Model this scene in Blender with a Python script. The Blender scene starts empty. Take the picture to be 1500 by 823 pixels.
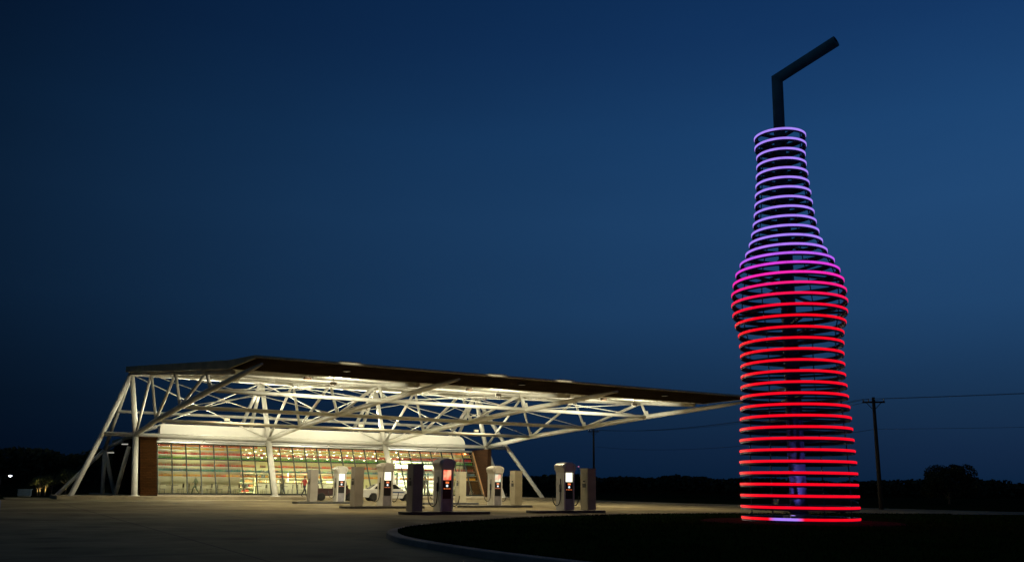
import bpy, bmesh, math, random
from mathutils import Vector, Matrix, noise
random.seed(11)
S = bpy.context.scene
COL = S.collection
R = math.radians

# ------------------------------------------------------------------ world frames
OX, OY = -31.066, 74.586                      # store frame: u along the glass front, v out towards the pumps
UA = R(90 - 59.5841)
UX, UY = math.cos(UA), math.sin(UA)
def W(u, v, z=0.0):                           # store frame -> world
    return Vector((OX + UX*u + UY*v, OY + UY*u - UX*v, z))
def L(u, v, z=0.0):                           # store frame -> local coordinates of an empty at O turned by UA
    return Vector((u, -v, z))

# ------------------------------------------------------------------ materials
def new_mat(name):
    m = bpy.data.materials.new(name); m.use_nodes = True
    nt = m.node_tree
    return m, nt, nt.nodes['Principled BSDF']

def mat(name, col, rough=0.6, metal=0.0, var=0.0, scale=6.0, bump=0.0, bscale=None, spec=None, col2=None, detail=5.0):
    m, nt, b = new_mat(name)
    b.inputs['Roughness'].default_value = rough
    b.inputs['Metallic'].default_value = metal
    if spec is not None: b.inputs['Specular IOR Level'].default_value = spec
    c = (*col, 1)
    if var > 0 or col2 is not None or bump > 0:
        tc = nt.nodes.new('ShaderNodeTexCoord')
        nz = nt.nodes.new('ShaderNodeTexNoise')
        nz.inputs['Scale'].default_value = scale; nz.inputs['Detail'].default_value = detail
        nt.links.new(tc.outputs['Object'], nz.inputs['Vector'])
        rp = nt.nodes.new('ShaderNodeValToRGB')
        rp.color_ramp.elements[0].position = 0.3; rp.color_ramp.elements[1].position = 0.7
        if col2 is None:
            a = tuple(x*(1-var) for x in col); d = tuple(min(1, x*(1+var)) for x in col)
        else:
            a, d = col, col2
        rp.color_ramp.elements[0].color = (*a, 1); rp.color_ramp.elements[1].color = (*d, 1)
        nt.links.new(nz.outputs['Fac'], rp.inputs['Fac'])
        nt.links.new(rp.outputs['Color'], b.inputs['Base Color'])
        if bump > 0:
            n2 = nt.nodes.new('ShaderNodeTexNoise')
            n2.inputs['Scale'].default_value = bscale or scale*6; n2.inputs['Detail'].default_value = 4
            nt.links.new(tc.outputs['Object'], n2.inputs['Vector'])
            bp = nt.nodes.new('ShaderNodeBump'); bp.inputs['Strength'].default_value = bump; bp.inputs['Distance'].default_value = 0.03
            nt.links.new(n2.outputs['Fac'], bp.inputs['Height']); nt.links.new(bp.outputs['Normal'], b.inputs['Normal'])
    else:
        b.inputs['Base Color'].default_value = c
    return m

def emit(name, col, strength, base=(0.3, 0.3, 0.3)):
    m, nt, b = new_mat(name)
    b.inputs['Base Color'].default_value = (*base, 1)
    b.inputs['Emission Color'].default_value = (*col, 1)
    b.inputs['Emission Strength'].default_value = strength
    b.inputs['Roughness'].default_value = 0.5
    return m

M = {}
M['steel'] = mat('white painted steel', (0.62, 0.6, 0.54), 0.45, var=0.10, scale=1.3, detail=8)
M['rod'] = mat('galvanised rod', (0.6, 0.58, 0.52), 0.4, var=0.08)
M['deck'] = mat('roof deck', (0.66, 0.64, 0.57), 0.6, var=0.08, scale=0.5)
M['roofdark'] = mat('roof edge cladding', (0.42, 0.36, 0.22), 0.7, var=0.2, scale=0.8)
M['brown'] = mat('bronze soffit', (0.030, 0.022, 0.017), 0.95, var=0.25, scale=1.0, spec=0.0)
M['trim'] = mat('pale roof trim', (0.55, 0.50, 0.38), 0.45, var=0.1)
M['bulk'] = mat('white bulkhead', (0.72, 0.70, 0.64), 0.6, var=0.04, scale=0.7, bump=0.05)
M['mull'] = mat('dark green frame', (0.008, 0.013, 0.010), 0.6)
M['alu'] = mat('grey aluminium', (0.4, 0.4, 0.38), 0.35, metal=0.6, var=0.1)
M['beige'] = mat('beige plaster', (0.38, 0.34, 0.26), 0.8, var=0.1, scale=1.0)
M['white'] = mat('white laminate', (0.7, 0.68, 0.62), 0.5, var=0.05)
M['tile'] = mat('floor tile', (0.34, 0.29, 0.22), 0.35, var=0.15, scale=2)
M['ceil'] = mat('ceiling board', (0.60, 0.56, 0.42), 0.8, var=0.06, scale=1.5)
M['darkwood'] = mat('dark wood', (0.07, 0.045, 0.03), 0.5, var=0.3, scale=5)
M['black'] = mat('black plastic', (0.012, 0.012, 0.013), 0.35)
M['rubber'] = mat('black rubber', (0.012, 0.012, 0.012), 0.7)
M['hose'] = mat('black hose', (0.014, 0.013, 0.012), 0.5)
M['pumpwhite'] = mat('pump enamel', (0.62, 0.60, 0.55), 0.35, var=0.07, scale=3)
M['pumpgrey'] = mat('pump grey panel', (0.30, 0.29, 0.32), 0.4, metal=0.2, var=0.2, scale=4)
M['cab'] = mat('cabinet paint', (0.30, 0.27, 0.23), 0.5, var=0.12, scale=2)
M['cab2'] = mat('cabinet paint worn', (0.36, 0.32, 0.22), 0.5, var=0.15, scale=2.5)
M['conc'] = mat('island concrete', (0.30, 0.28, 0.24), 0.85, var=0.2, scale=3, bump=0.2)
M['guard'] = mat('island steel edge', (0.05, 0.05, 0.05), 0.5, var=0.4, scale=7)
M['ringdark'] = mat('dark ring steel', (0.12, 0.13, 0.20), 0.5, 0.6, var=0.2, scale=2)
M['mast'] = mat('mast paint', (0.14, 0.14, 0.26), 0.45, var=0.2, scale=1)
M['straw'] = mat('straw paint', (0.12, 0.30, 0.40), 0.6, 0.0, var=0.2, scale=1.5)
M['wood'] = mat('weathered pole', (0.035, 0.028, 0.022), 0.9, var=0.3, scale=3, bump=0.3)
M['wire'] = mat('cable', (0.01, 0.01, 0.01), 0.6)
M['bark'] = mat('bark', (0.16, 0.12, 0.08), 0.9, var=0.3, scale=8, bump=0.5)
M['leaf'] = mat('leaves', (0.045, 0.06, 0.018), 0.7, col2=(0.11, 0.12, 0.035), scale=2.5)
M['leafdark'] = mat('dark leaves', (0.022, 0.032, 0.012), 0.8, col2=(0.05, 0.06, 0.022), scale=0.5)
M['carwhite'] = mat('white car paint', (0.72, 0.70, 0.66), 0.25, var=0.03)
M['cardark'] = mat('dark car paint', (0.03, 0.034, 0.045), 0.2)
M['truckred'] = mat('dark red paint', (0.055, 0.014, 0.012), 0.35, var=0.2, scale=3)
M['glassdark'] = mat('tinted window', (0.006, 0.008, 0.010), 0.06)
M['blue'] = mat('blue stripe', (0.03, 0.06, 0.16), 0.35)
M['chrome'] = mat('wheel metal', (0.45, 0.45, 0.44), 0.3, metal=0.8)
M['lampglass'] = mat('lamp lens', (0.6, 0.6, 0.58), 0.15)
M['redlens'] = mat('red lens', (0.25, 0.01, 0.01), 0.2)
M['skin'] = mat('skin', (0.42, 0.26, 0.18), 0.6)
M['hair'] = mat('hair', (0.02, 0.014, 0.01), 0.7)
M['redshirt'] = mat('red shirt', (0.30, 0.035, 0.03), 0.8, var=0.2, scale=6)
M['darkcloth'] = mat('dark cloth', (0.015, 0.016, 0.02), 0.85)
M['greencloth'] = mat('green grey cloth', (0.05, 0.075, 0.055), 0.85)
M['sagecloth'] = mat('sage cloth', (0.16, 0.19, 0.13), 0.85)
M['jeans'] = mat('jeans', (0.03, 0.04, 0.07), 0.85)
M['sandcloth'] = mat('sand cloth', (0.30, 0.24, 0.16), 0.85)
M['signyellow'] = mat('yellow green sheet', (0.42, 0.50, 0.03), 0.5)
M['utility'] = mat('pale blue metal', (0.20, 0.28, 0.36), 0.5, var=0.1)
M['panelwhite'] = mat('white panel', (0.6, 0.6, 0.58), 0.5)

def ground_mat(name, a, b, s1, s2, bump, rough=0.9, cracks=False):
    m, nt, p = new_mat(name)
    tc = nt.nodes.new('ShaderNodeTexCoord')
    n1 = nt.nodes.new('ShaderNodeTexNoise'); n1.inputs['Scale'].default_value = s1; n1.inputs['Detail'].default_value = 6
    n2 = nt.nodes.new('ShaderNodeTexNoise'); n2.inputs['Scale'].default_value = s2; n2.inputs['Detail'].default_value = 5
    for n in (n1, n2): nt.links.new(tc.outputs['Object'], n.inputs['Vector'])
    mx = nt.nodes.new('ShaderNodeMath'); mx.operation = 'MULTIPLY_ADD'
    nt.links.new(n1.outputs['Fac'], mx.inputs[0]); mx.inputs[1].default_value = 0.65
    m2 = nt.nodes.new('ShaderNodeMath'); m2.operation = 'MULTIPLY'; m2.inputs[1].default_value = 0.35
    nt.links.new(n2.outputs['Fac'], m2.inputs[0]); nt.links.new(m2.outputs[0], mx.inputs[2])
    rp = nt.nodes.new('ShaderNodeValToRGB')
    rp.color_ramp.elements[0].position = 0.36; rp.color_ramp.elements[0].color = (*a, 1)
    rp.color_ramp.elements[1].position = 0.62; rp.color_ramp.elements[1].color = (*b, 1)
    nt.links.new(mx.outputs[0], rp.inputs['Fac'])
    col = rp.outputs['Color']
    if cracks:
        # saw-cut joints of a concrete apron, 4.6 m squares
        mp = nt.nodes.new('ShaderNodeMapping'); mp.inputs['Rotation'].default_value = (0, 0, -UA)
        nt.links.new(tc.outputs['Object'], mp.inputs['Vector'])
        sx = nt.nodes.new('ShaderNodeSeparateXYZ'); nt.links.new(mp.outputs['Vector'], sx.inputs[0])
        fac = None
        for ax in ('X', 'Y'):
            pg = nt.nodes.new('ShaderNodeMath'); pg.operation = 'PINGPONG'; pg.inputs[1].default_value = 2.3
            nt.links.new(sx.outputs[ax], pg.inputs[0])
            lt = nt.nodes.new('ShaderNodeMath'); lt.operation = 'LESS_THAN'; lt.inputs[1].default_value = 0.02
            nt.links.new(pg.outputs[0], lt.inputs[0])
            if fac is None: fac = lt.outputs[0]
            else:
                mm = nt.nodes.new('ShaderNodeMath'); mm.operation = 'MAXIMUM'
                nt.links.new(fac, mm.inputs[0]); nt.links.new(lt.outputs[0], mm.inputs[1]); fac = mm.outputs[0]
        mix = nt.nodes.new('ShaderNodeMix'); mix.data_type = 'RGBA'
        nt.links.new(fac, mix.inputs[0]); nt.links.new(col, mix.inputs[6]); mix.inputs[7].default_value = (0.06, 0.055, 0.05, 1)
        col = mix.outputs[2]
    if cracks:
        # worn wheel lanes and drip stains
        v1 = nt.nodes.new('ShaderNodeTexVoronoi'); v1.inputs['Scale'].default_value = .55; v1.inputs['Randomness'].default_value = 1.0
        nt.links.new(tc.outputs['Object'], v1.inputs['Vector'])
        mr_ = nt.nodes.new('ShaderNodeMapRange'); mr_.inputs['From Min'].default_value = .05; mr_.inputs['From Max'].default_value = .30; mr_.inputs['To Min'].default_value = .55; mr_.inputs['To Max'].default_value = 1.0
        nt.links.new(v1.outputs['Distance'], mr_.inputs['Value'])
        n4 = nt.nodes.new('ShaderNodeTexNoise'); n4.inputs['Scale'].default_value = .09; n4.inputs['Detail'].default_value = 7; n4.inputs['Roughness'].default_value = .65
        nt.links.new(tc.outputs['Object'], n4.inputs['Vector'])
        m5 = nt.nodes.new('ShaderNodeMapRange'); m5.inputs['From Min'].default_value = .35; m5.inputs['From Max'].default_value = .65; m5.inputs['To Min'].default_value = .62; m5.inputs['To Max'].default_value = 1.1
        nt.links.new(n4.outputs['Fac'], m5.inputs['Value'])
        m6 = nt.nodes.new('ShaderNodeMath'); m6.operation = 'MULTIPLY'; nt.links.new(mr_.outputs[0], m6.inputs[0]); nt.links.new(m5.outputs[0], m6.inputs[1])
        vs_ = nt.nodes.new('ShaderNodeVectorMath'); vs_.operation = 'SCALE'; nt.links.new(col, vs_.inputs[0]); nt.links.new(m6.outputs[0], vs_.inputs['Scale'])
        col = vs_.outputs[0]
    nt.links.new(col, p.inputs['Base Color'])
    p.inputs['Roughness'].default_value = rough
    p.inputs['Specular IOR Level'].default_value = 0.0 if rough > .95 else 0.06
    bp = nt.nodes.new('ShaderNodeBump'); bp.inputs['Strength'].default_value = bump; bp.inputs['Distance'].default_value = 0.02
    n3 = nt.nodes.new('ShaderNodeTexNoise'); n3.inputs['Scale'].default_value = s2*6; n3.inputs['Detail'].default_value = 3
    nt.links.new(tc.outputs['Object'], n3.inputs['Vector'])
    nt.links.new(n3.outputs['Fac'], bp.inputs['Height']); nt.links.new(bp.outputs['Normal'], p.inputs['Normal'])
    return m
M['apron'] = ground_mat('apron concrete', (0.17, 0.142, 0.085), (0.29, 0.245, 0.15), 0.18, 1.6, 0.3, 0.9, cracks=True)
M['field'] = ground_mat('field', (0.010, 0.016, 0.006), (0.022, 0.028, 0.012), 0.05, 1.2, 0.6, 1.0)
M['lawn'] = ground_mat('lawn', (0.010, 0.024, 0.004), (0.018, 0.044, 0.008), 0.4, 4.0, 0.6, 1.0)
M['walk'] = ground_mat('walk concrete', (0.24, 0.20, 0.14), (0.34, 0.29, 0.20), 0.5, 4.0, 0.3, 0.85)
M['kerb'] = ground_mat('kerb concrete', (0.20, 0.17, 0.16), (0.32, 0.28, 0.25), 0.6, 4.0, 0.3, 0.85)

def stone_mat(name, c1, c2, mortar, bw, bh):
    m, nt, p = new_mat(name)
    tc = nt.nodes.new('ShaderNodeTexCoord')
    sp = nt.nodes.new('ShaderNodeSeparateXYZ'); nt.links.new(tc.outputs['Object'], sp.inputs[0])
    ad = nt.nodes.new('ShaderNodeMath'); ad.operation = 'ADD'
    nt.links.new(sp.outputs['X'], ad.inputs[0]); nt.links.new(sp.outputs['Y'], ad.inputs[1])
    cb = nt.nodes.new('ShaderNodeCombineXYZ'); nt.links.new(ad.outputs[0], cb.inputs['X']); nt.links.new(sp.outputs['Z'], cb.inputs['Y'])
    br = nt.nodes.new('ShaderNodeTexBrick')
    br.inputs['Scale'].default_value = 1.0; br.inputs['Brick Width'].default_value = bw; br.inputs['Row Height'].default_value = bh
    br.inputs['Mortar Size'].default_value = 0.012
    br.inputs['Color1'].default_value = (*c1, 1); br.inputs['Color2'].default_value = (*c2, 1); br.inputs['Mortar'].default_value = (*mortar, 1)
    nt.links.new(cb.outputs[0], br.inputs['Vector']); nt.links.new(br.outputs['Color'], p.inputs['Base Color'])
    bp = nt.nodes.new('ShaderNodeBump'); bp.inputs['Strength'].default_value = 0.6; bp.inputs['Distance'].default_value = 0.03
    nt.links.new(br.outputs['Fac'], bp.inputs['Height']); bp.invert = True
    nt.links.new(bp.outputs['Normal'], p.inputs['Normal'])
    p.inputs['Roughness'].default_value = 0.9; p.inputs['Specular IOR Level'].default_value = 0.0
    return m
M['stone'] = stone_mat('brown ledge stone', (0.034, 0.0145, 0.005), (0.021, 0.0095, 0.0036), (0.008, 0.004, 0.002), 0.5, 0.13)
M['stoneshade'] = stone_mat('shaded ledge stone', (0.035, 0.018, 0.010), (0.025, 0.013, 0.008), (0.01, 0.006, 0.004), 0.5, 0.13)  # right end wall: shade of its less lit face put into the stone colour
M['oak'] = mat('oak edge board', (0.30, 0.15, 0.06), 0.5, var=0.2, scale=4)

def glass_mat(name):
    m = bpy.data.materials.new(name); m.use_nodes = True
    nt = m.node_tree; nt.nodes.clear()
    o = nt.nodes.new('ShaderNodeOutputMaterial')
    t = nt.nodes.new('ShaderNodeBsdfTransparent'); t.inputs[0].default_value = (0.93, 0.97, 0.92, 1)
    g = nt.nodes.new('ShaderNodeBsdfGlossy'); g.inputs['Roughness'].default_value = 0.02
    f = nt.nodes.new('ShaderNodeFresnel'); f.inputs[0].default_value = 1.45
    mx = nt.nodes.new('ShaderNodeMixShader')
    nt.links.new(f.outputs[0], mx.inputs[0]); nt.links.new(t.outputs[0], mx.inputs[1]); nt.links.new(g.outputs[0], mx.inputs[2])
    nt.links.new(mx.outputs[0], o.inputs[0])
    return m
M['glass'] = glass_mat('window glass')

# ------------------------------------------------------------------ mesh builder
class MB:
    def __init__(self): self.bm = bmesh.new()
    def _ring(self, c, d, r, n, ref=None):
        d = d.normalized()
        a = d.orthogonal() if ref is None else ref
        a = (a - d*a.dot(d)).normalized(); b = d.cross(a)
        return [self.bm.verts.new(c + (a*math.cos(2*math.pi*i/n) + b*math.sin(2*math.pi*i/n))*r) for i in range(n)], a
    def tube(self, pts, r, n=10, cap=True, mi=0):
        pts = [Vector(p) for p in pts]
        rs = r if isinstance(r, (list, tuple)) else [r]*len(pts)
        prev = None; ref = None; first = None
        for i, p in enumerate(pts):
            if i == 0: d = pts[1]-p
            elif i == len(pts)-1: d = p-pts[i-1]
            else: d = (pts[i+1]-p).normalized() + (p-pts[i-1]).normalized()
            ring, ref = self._ring(p, d, rs[i], n, ref)
            if prev:
                for k in range(n):
                    f = self.bm.faces.new((prev[k], prev[(k+1) % n], ring[(k+1) % n], ring[k])); f.smooth = True; f.material_index = mi
            else: first = ring
            prev = ring
        if cap:
            f = self.bm.faces.new(first[::-1]); f.material_index = mi
            f = self.bm.faces.new(prev); f.material_index = mi
        return self
    def box(self, c, s, rot=None, mi=0, bev=0.0):
        c = Vector(c); hx, hy, hz = s[0]/2, s[1]/2, s[2]/2
        vs = []
        for x, y, z in ((-1,-1,-1),(1,-1,-1),(1,1,-1),(-1,1,-1),(-1,-1,1),(1,-1,1),(1,1,1),(-1,1,1)):
            p = Vector((x*hx, y*hy, z*hz))
            if rot is not None: p = rot @ p
            vs.append(self.bm.verts.new(c+p))
        fs = [self.bm.faces.new([vs[i] for i in q]) for q in ((3,2,1,0),(4,5,6,7),(0,1,5,4),(1,2,6,5),(2,3,7,6),(3,0,4,7))]
        for f in fs: f.material_index = mi
        if bev > 0:
            es = list({e for f in fs for e in f.edges})
            r = bmesh.ops.bevel(self.bm, geom=es, offset=bev, segments=2, affect='EDGES', profile=0.5)
            for f in r['faces']: f.material_index = mi
        return self
    def box2(self, a, b, mi=0, bev=0.0):
        a = Vector(a); b = Vector(b)
        return self.box((a+b)/2, (abs(b.x-a.x), abs(b.y-a.y), abs(b.z-a.z)), mi=mi, bev=bev)
    def hexa(self, p, mi=0):                   # 8 points: 4 bottom, 4 top
        vs = [self.bm.verts.new(Vector(q)) for q in p]
        for q in ((3,2,1,0),(4,5,6,7),(0,1,5,4),(1,2,6,5),(2,3,7,6),(3,0,4,7)):
            self.bm.faces.new([vs[i] for i in q]).material_index = mi
        return self
    def quad(self, *p, mi=0):
        self.bm.faces.new([self.bm.verts.new(Vector(q)) for q in p]).material_index = mi
        return self
    def prism(self, poly, ext, mi=0):          # polygon (list of 3D points) pushed along ext
        ext = Vector(ext)
        a = [self.bm.verts.new(Vector(p)) for p in poly]; b = [self.bm.verts.new(Vector(p)+ext) for p in poly]
        n = len(poly)
        self.bm.faces.new(a[::-1]).material_index = mi; self.bm.faces.new(b).material_index = mi
        for i in range(n):
            self.bm.faces.new((a[i], a[(i+1) % n], b[(i+1) % n], b[i])).material_index = mi
        return self
    def lathe(self, prof, n=24, c=(0,0,0), mi=0, smooth=True, axis='Z'):
        c = Vector(c); rings = []
        for r, z in prof:
            ring = []
            for i in range(n):
                t = 2*math.pi*i/n
                if axis == 'Z': p = Vector((r*math.cos(t), r*math.sin(t), z))
                elif axis == 'Y': p = Vector((r*math.cos(t), z, -r*math.sin(t)))
                else: p = Vector((z, r*math.cos(t), r*math.sin(t)))
                ring.append(self.bm.verts.new(c+p))
            rings.append(ring)
        for a, b in zip(rings, rings[1:]):
            for k in range(n):
                f = self.bm.faces.new((a[k], a[(k+1) % n], b[(k+1) % n], b[k])); f.smooth = smooth; f.material_index = mi
        if prof[0][0] > 1e-6: self.bm.faces.new(rings[0][::-1]).material_index = mi
        if prof[-1][0] > 1e-6: self.bm.faces.new(rings[-1]).material_index = mi
        return self
    def loop_ring(self, sect, n=72, mi=0):     # closed cross-section (r,z) turned full circle
        rings = []
        for i in range(n):
            t = 2*math.pi*i/n
            rings.append([self.bm.verts.new((r*math.cos(t), r*math.sin(t), z)) for r, z in sect])
        m = len(sect)
        for i in range(n):
            a, b = rings[i], rings[(i+1) % n]
            for k in range(m):
                self.bm.faces.new((a[k], b[k], b[(k+1) % m], a[(k+1) % m])).material_index = mi
        return self
    def build(self, name, mats, parent=None, loc=None, fix=True):
        if fix: bmesh.ops.recalc_face_normals(self.bm, faces=self.bm.faces)
        me = bpy.data.meshes.new(name); self.bm.to_mesh(me); self.bm.free()
        for m in (mats if isinstance(mats, (list, tuple)) else [mats]): me.materials.append(m)
        o = bpy.data.objects.new(name, me); COL.objects.link(o)
        if parent: o.parent = parent
        if loc is not None: o.location = loc
        return o

def thing(name, label, cat, loc=(0,0,0), rz=0.0, group=None):
    o = bpy.data.objects.new(name, None); COL.objects.link(o)
    o.location = loc; o.rotation_euler = (0, 0, rz); o.empty_display_size = 0.3
    o['label'] = label; o['category'] = cat
    if group: o['group'] = group
    return o
def tag(o, label=None, cat=None, group=None, kind=None):
    if label: o['label'] = label
    if cat: o['category'] = cat
    if group: o['group'] = group
    if kind: o['kind'] = kind
    return o
def copy_tree(o, parent=None, label=None, loc=None, rz=None):
    c = o.copy(); COL.objects.link(c)
    if parent: c.parent = parent
    if label: c['label'] = label
    if loc is not None: c.location = loc
    if rz is not None: c.rotation_euler = (0, 0, rz)
    for ch in list(o.children): copy_tree(ch, c)
    return c

# ------------------------------------------------------------------ ground, apron, lawn
G = -0.2                                      # level of the apron
def sstep(a, b, x):
    t = max(0, min(1, (x-a)/(b-a))); return t*t*(3-2*t)
def gz(x, y):
    return G - 0.04 - 1.0*sstep(-44, -60, x)*sstep(74, 100, y) + 0.25*sstep(120, 300, y)*noise.noise(Vector((x*0.02, y*0.02, 0)))
xs = [-4000,-1500,-600,-300,-200] + [-150+10*i for i in range(0, 36)] + [230, 300, 600, 1500, 4000]
ys = [-400,-100,-30] + [-20+10*i for i in range(0, 34)] + [330, 400, 600, 1000, 2000, 5000]
b = MB(); grid = [[b.bm.verts.new((x, y, gz(x, y))) for x in xs] for y in ys]
for j in range(len(ys)-1):
    for i in range(len(xs)-1):
        b.bm.faces.new((grid[j][i], grid[j][i+1], grid[j+1][i+1], grid[j+1][i])).smooth = True
tag(b.build('ground', M['field']), kind='structure')

# concrete apron: one sheet from the camera to the store, and a drive leading off to the right
ap = [(-60,-8), (60,-8)]
ap += [(60, 60), (34, 62)]
p = W(44, 18); ap.append((p.x, p.y)); p = W(44, -6); ap.append((p.x, p.y)); p = W(-9, -3); ap.append((p.x, p.y)); p = W(-9, 6); ap.append((p.x, p.y)); ap.append((-60, 62))
b = MB(); b.bm.faces.new([b.bm.verts.new((x, y, G-0.004)) for x, y in ap])
tag(b.build('apron', M['apron']), kind='structure')

def chaikin(pts, n=3, closed=True):
    for _ in range(n):
        q = []
        m = len(pts)
        for i in range(m if closed else m-1):
            a, c = pts[i], pts[(i+1) % m]
            q.append((a[0]*.75+c[0]*.25, a[1]*.75+c[1]*.25)); q.append((a[0]*.25+c[0]*.75, a[1]*.25+c[1]*.75))
        pts = q if closed else [pts[0]] + q + [pts[-1]]
    return pts
lawn_pts = chaikin([(-3.5,26.6),(-3.15,23.0),(-2.0,20.2),(0.1,16.4),(4.2,11.4),(10,6),(30,-2),(70,-2),(70,54),(40,52.5),(24,49.6),(12,46.3),(6.0,43.2),(1.0,37.6),(-2.2,31.2)], 3)
cx = sum(p[0] for p in lawn_pts)/len(lawn_pts)
def offset(pts, d):
    out = []; n = len(pts)
    for i in range(n):
        a, c = pts[i-1], pts[(i+1) % n]
        t = Vector((c[0]-a[0], c[1]-a[1])).normalized()
        out.append((pts[i][0]-t.y*d, pts[i][1]+t.x*d))   # inward for counter-clockwise order
    return out
inner = offset(lawn_pts, 0.32)
b = MB(); n = len(lawn_pts)
lo = [b.bm.verts.new((x, y, G-0.02)) for x, y in lawn_pts]
e1 = [b.bm.verts.new((x, y, G+0.11)) for x, y in offset(lawn_pts, 0.03)]
e2 = [b.bm.verts.new((x, y, G+0.125)) for x, y in offset(lawn_pts, 0.06)]
hi = [b.bm.verts.new((x, y, G+0.125)) for x, y in inner]
bt = [b.bm.verts.new((x, y, G+0.02)) for x, y in inner]
for A, B in ((lo, e1), (e1, e2), (e2, hi), (hi, bt)):
    for i in range(n): b.bm.faces.new((A[i], A[(i+1) % n], B[(i+1) % n], B[i]))
tag(b.build('lawn_kerb', M['kerb']), kind='structure')
b = MB(); f = b.bm.faces.new([b.bm.verts.new((x, y, G+0.10)) for x, y in offset(lawn_pts, 0.31)])
tag(b.build('lawn', M['lawn']), kind='structure')

def inside(x, y, poly):
    c = False; n = len(poly); j = n-1
    for i in range(n):
        xi, yi = poly[i]; xj, yj = poly[j]
        if (yi > y) != (yj > y) and x < (xj-xi)*(y-yi)/(yj-yi)+xi: c = not c
        j = i
    return c
b = MB(); cnt = 0
poly = offset(lawn_pts, 0.36)
rg = random.Random(5)
def blade(x, y, h):
    a = rg.uniform(0, 6.28); w = rg.uniform(.006, .013)*(1+ y/40); l = rg.uniform(.1, .6)*h
    dx, dy = math.cos(a), math.sin(a)
    v0 = b.bm.verts.new((x-dy*w, y+dx*w, G+.095)); v1 = b.bm.verts.new((x+dy*w, y-dx*w, G+.095))
    v2 = b.bm.verts.new((x+dx*l, y+dy*l, G+.1+h)); b.bm.faces.new((v0, v1, v2))
while cnt < 26000:
    y = 10 + 38*rg.random()**1.2; x = rg.uniform(-3.6, 4+y*.62)
    if not inside(x, y, poly) or math.hypot(x-11.225, y-35.359) < 3.75: continue
    blade(x, y, rg.uniform(.03, .085)); cnt += 1
for _ in range(3):                              # denser fringe along the kerb
    for i in range(n):
        p0 = Vector(poly[i]); p1 = Vector(poly[(i+1) % n])
        k = int((p1-p0).length*40)
        if p0.x > 25 or p0.y < 4: continue
        for _q in range(k):
            q = p0.lerp(p1, rg.random()); blade(q.x+rg.uniform(-.05,.05), q.y+rg.uniform(-.05,.05), rg.uniform(.03,.09))
tag(b.build('grass', M['lawn'], fix=False), 'short dark mown grass on the kerbed island round the bottle', 'grass', kind='stuff')

# raised walk the store stands on
b = MB()
b.prism([L(-5.7,5.2,-.3), L(38.3,5.2,-.3), L(38.3,-17,-.3), L(-1.4,-17,-.3), L(-1.4,-2.5,-.3), L(-5.7,-2.5,-.3)], (0,0,.335))
o = tag(b.build('walkway', M['walk']), kind='structure'); o.location = (OX, OY, 0); o.rotation_euler = (0,0,UA)

# ------------------------------------------------------------------ canopy
can = thing('canopy', 'huge white steel truss canopy sloping over the fuel pumps from leaning posts', 'canopy', (OX, OY, 0), UA)
SP = 11.051
N_ = (0, 0, 4.93); E_ = (.66, 35.70, 7.02); T_ = (-.58, -1.40, 10.24); B_ = (-.23, 4.06, 0.02)
Q = [(.47, 25.09, 6.53), (.31, 16.86, 6.09), (.16, 8.39, 5.64)]
TT = [(.29, 24.66, 7.73), (0, 15.85, 8.52), (-.29, 7.29, 9.37)]
def at(p, k): return L(p[0]+SP*k, p[1], p[2])
def part(b, name, m, parent, label=None):
    o = b.build(name, m, parent)
    if label: o['label'] = label
    return o
def dirv(a, b): return (Vector(b)-Vector(a))
# roof slab
def zu(v): return 9.37 - 0.0944*(v-7.29) + 0.05
uL0, uL1, uR0, uR1 = -.95, .30, 33.15+.1, 33.15+1.15
vb, vn, vt = -1.75, 31.0, 35.85
b = MB()
b.hexa([L(uL0,vb,zu(vb)), L(uL1-.17,vn,zu(vn)), L(uR1-.17,vn,zu(vn)), L(uR0,vb,zu(vb)),
        L(uL0,vb,zu(vb)+.40), L(uL1-.17,vn,zu(vn)+.40), L(uR1-.17,vn,zu(vn)+.40), L(uR0,vb,zu(vb)+.40)])
roof = part(b, 'roof', M['deck'], can)
# deck ribs under the roof (run along v)
b = MB(); k = 0
for i in range(0, 58):
    u = -.6 + i*.6
    b.hexa([L(u,vb+.05,zu(vb)-.055), L(u+.9,vn-.03,zu(vn)-.055), L(u+.98,vn-.03,zu(vn)-.055), L(u+.08,vb+.05,zu(vb)-.055),
            L(u,vb+.05,zu(vb)-.003), L(u+.9,vn-.03,zu(vn)-.003), L(u+.98,vn-.03,zu(vn)-.003), L(u+.08,vb+.05,zu(vb)-.003)])
part(b, 'deck_rib', M['deck'], roof)['kind'] = 'stuff'
# nose: dark soffit from v=31 to the tip, with the bright metal trim along the edge
zt = zu(vn)+.0
b = MB()
b.hexa([L(uL1-.17,vn+.003,zt-.02), L(uL1,vt,zt+.02), L(uR1,vt,zt+.02), L(uR1-.17,vn+.003,zt-.02),
        L(uL1-.17,vn+.003,zu(vn)+.40), L(uL1,vt,zt+.12), L(uR1,vt,zt+.12), L(uR1-.17,vn+.003,zu(vn)+.40)])
part(b, 'soffit', M['brown'], can)
b = MB()
b.tube([L(uL1-.05,vt+.05,zt+.09), L(uR1+.05,vt+.05,zt+.09)], .075, 10)
part(b, 'roof_trim', M['trim'], can)
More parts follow.
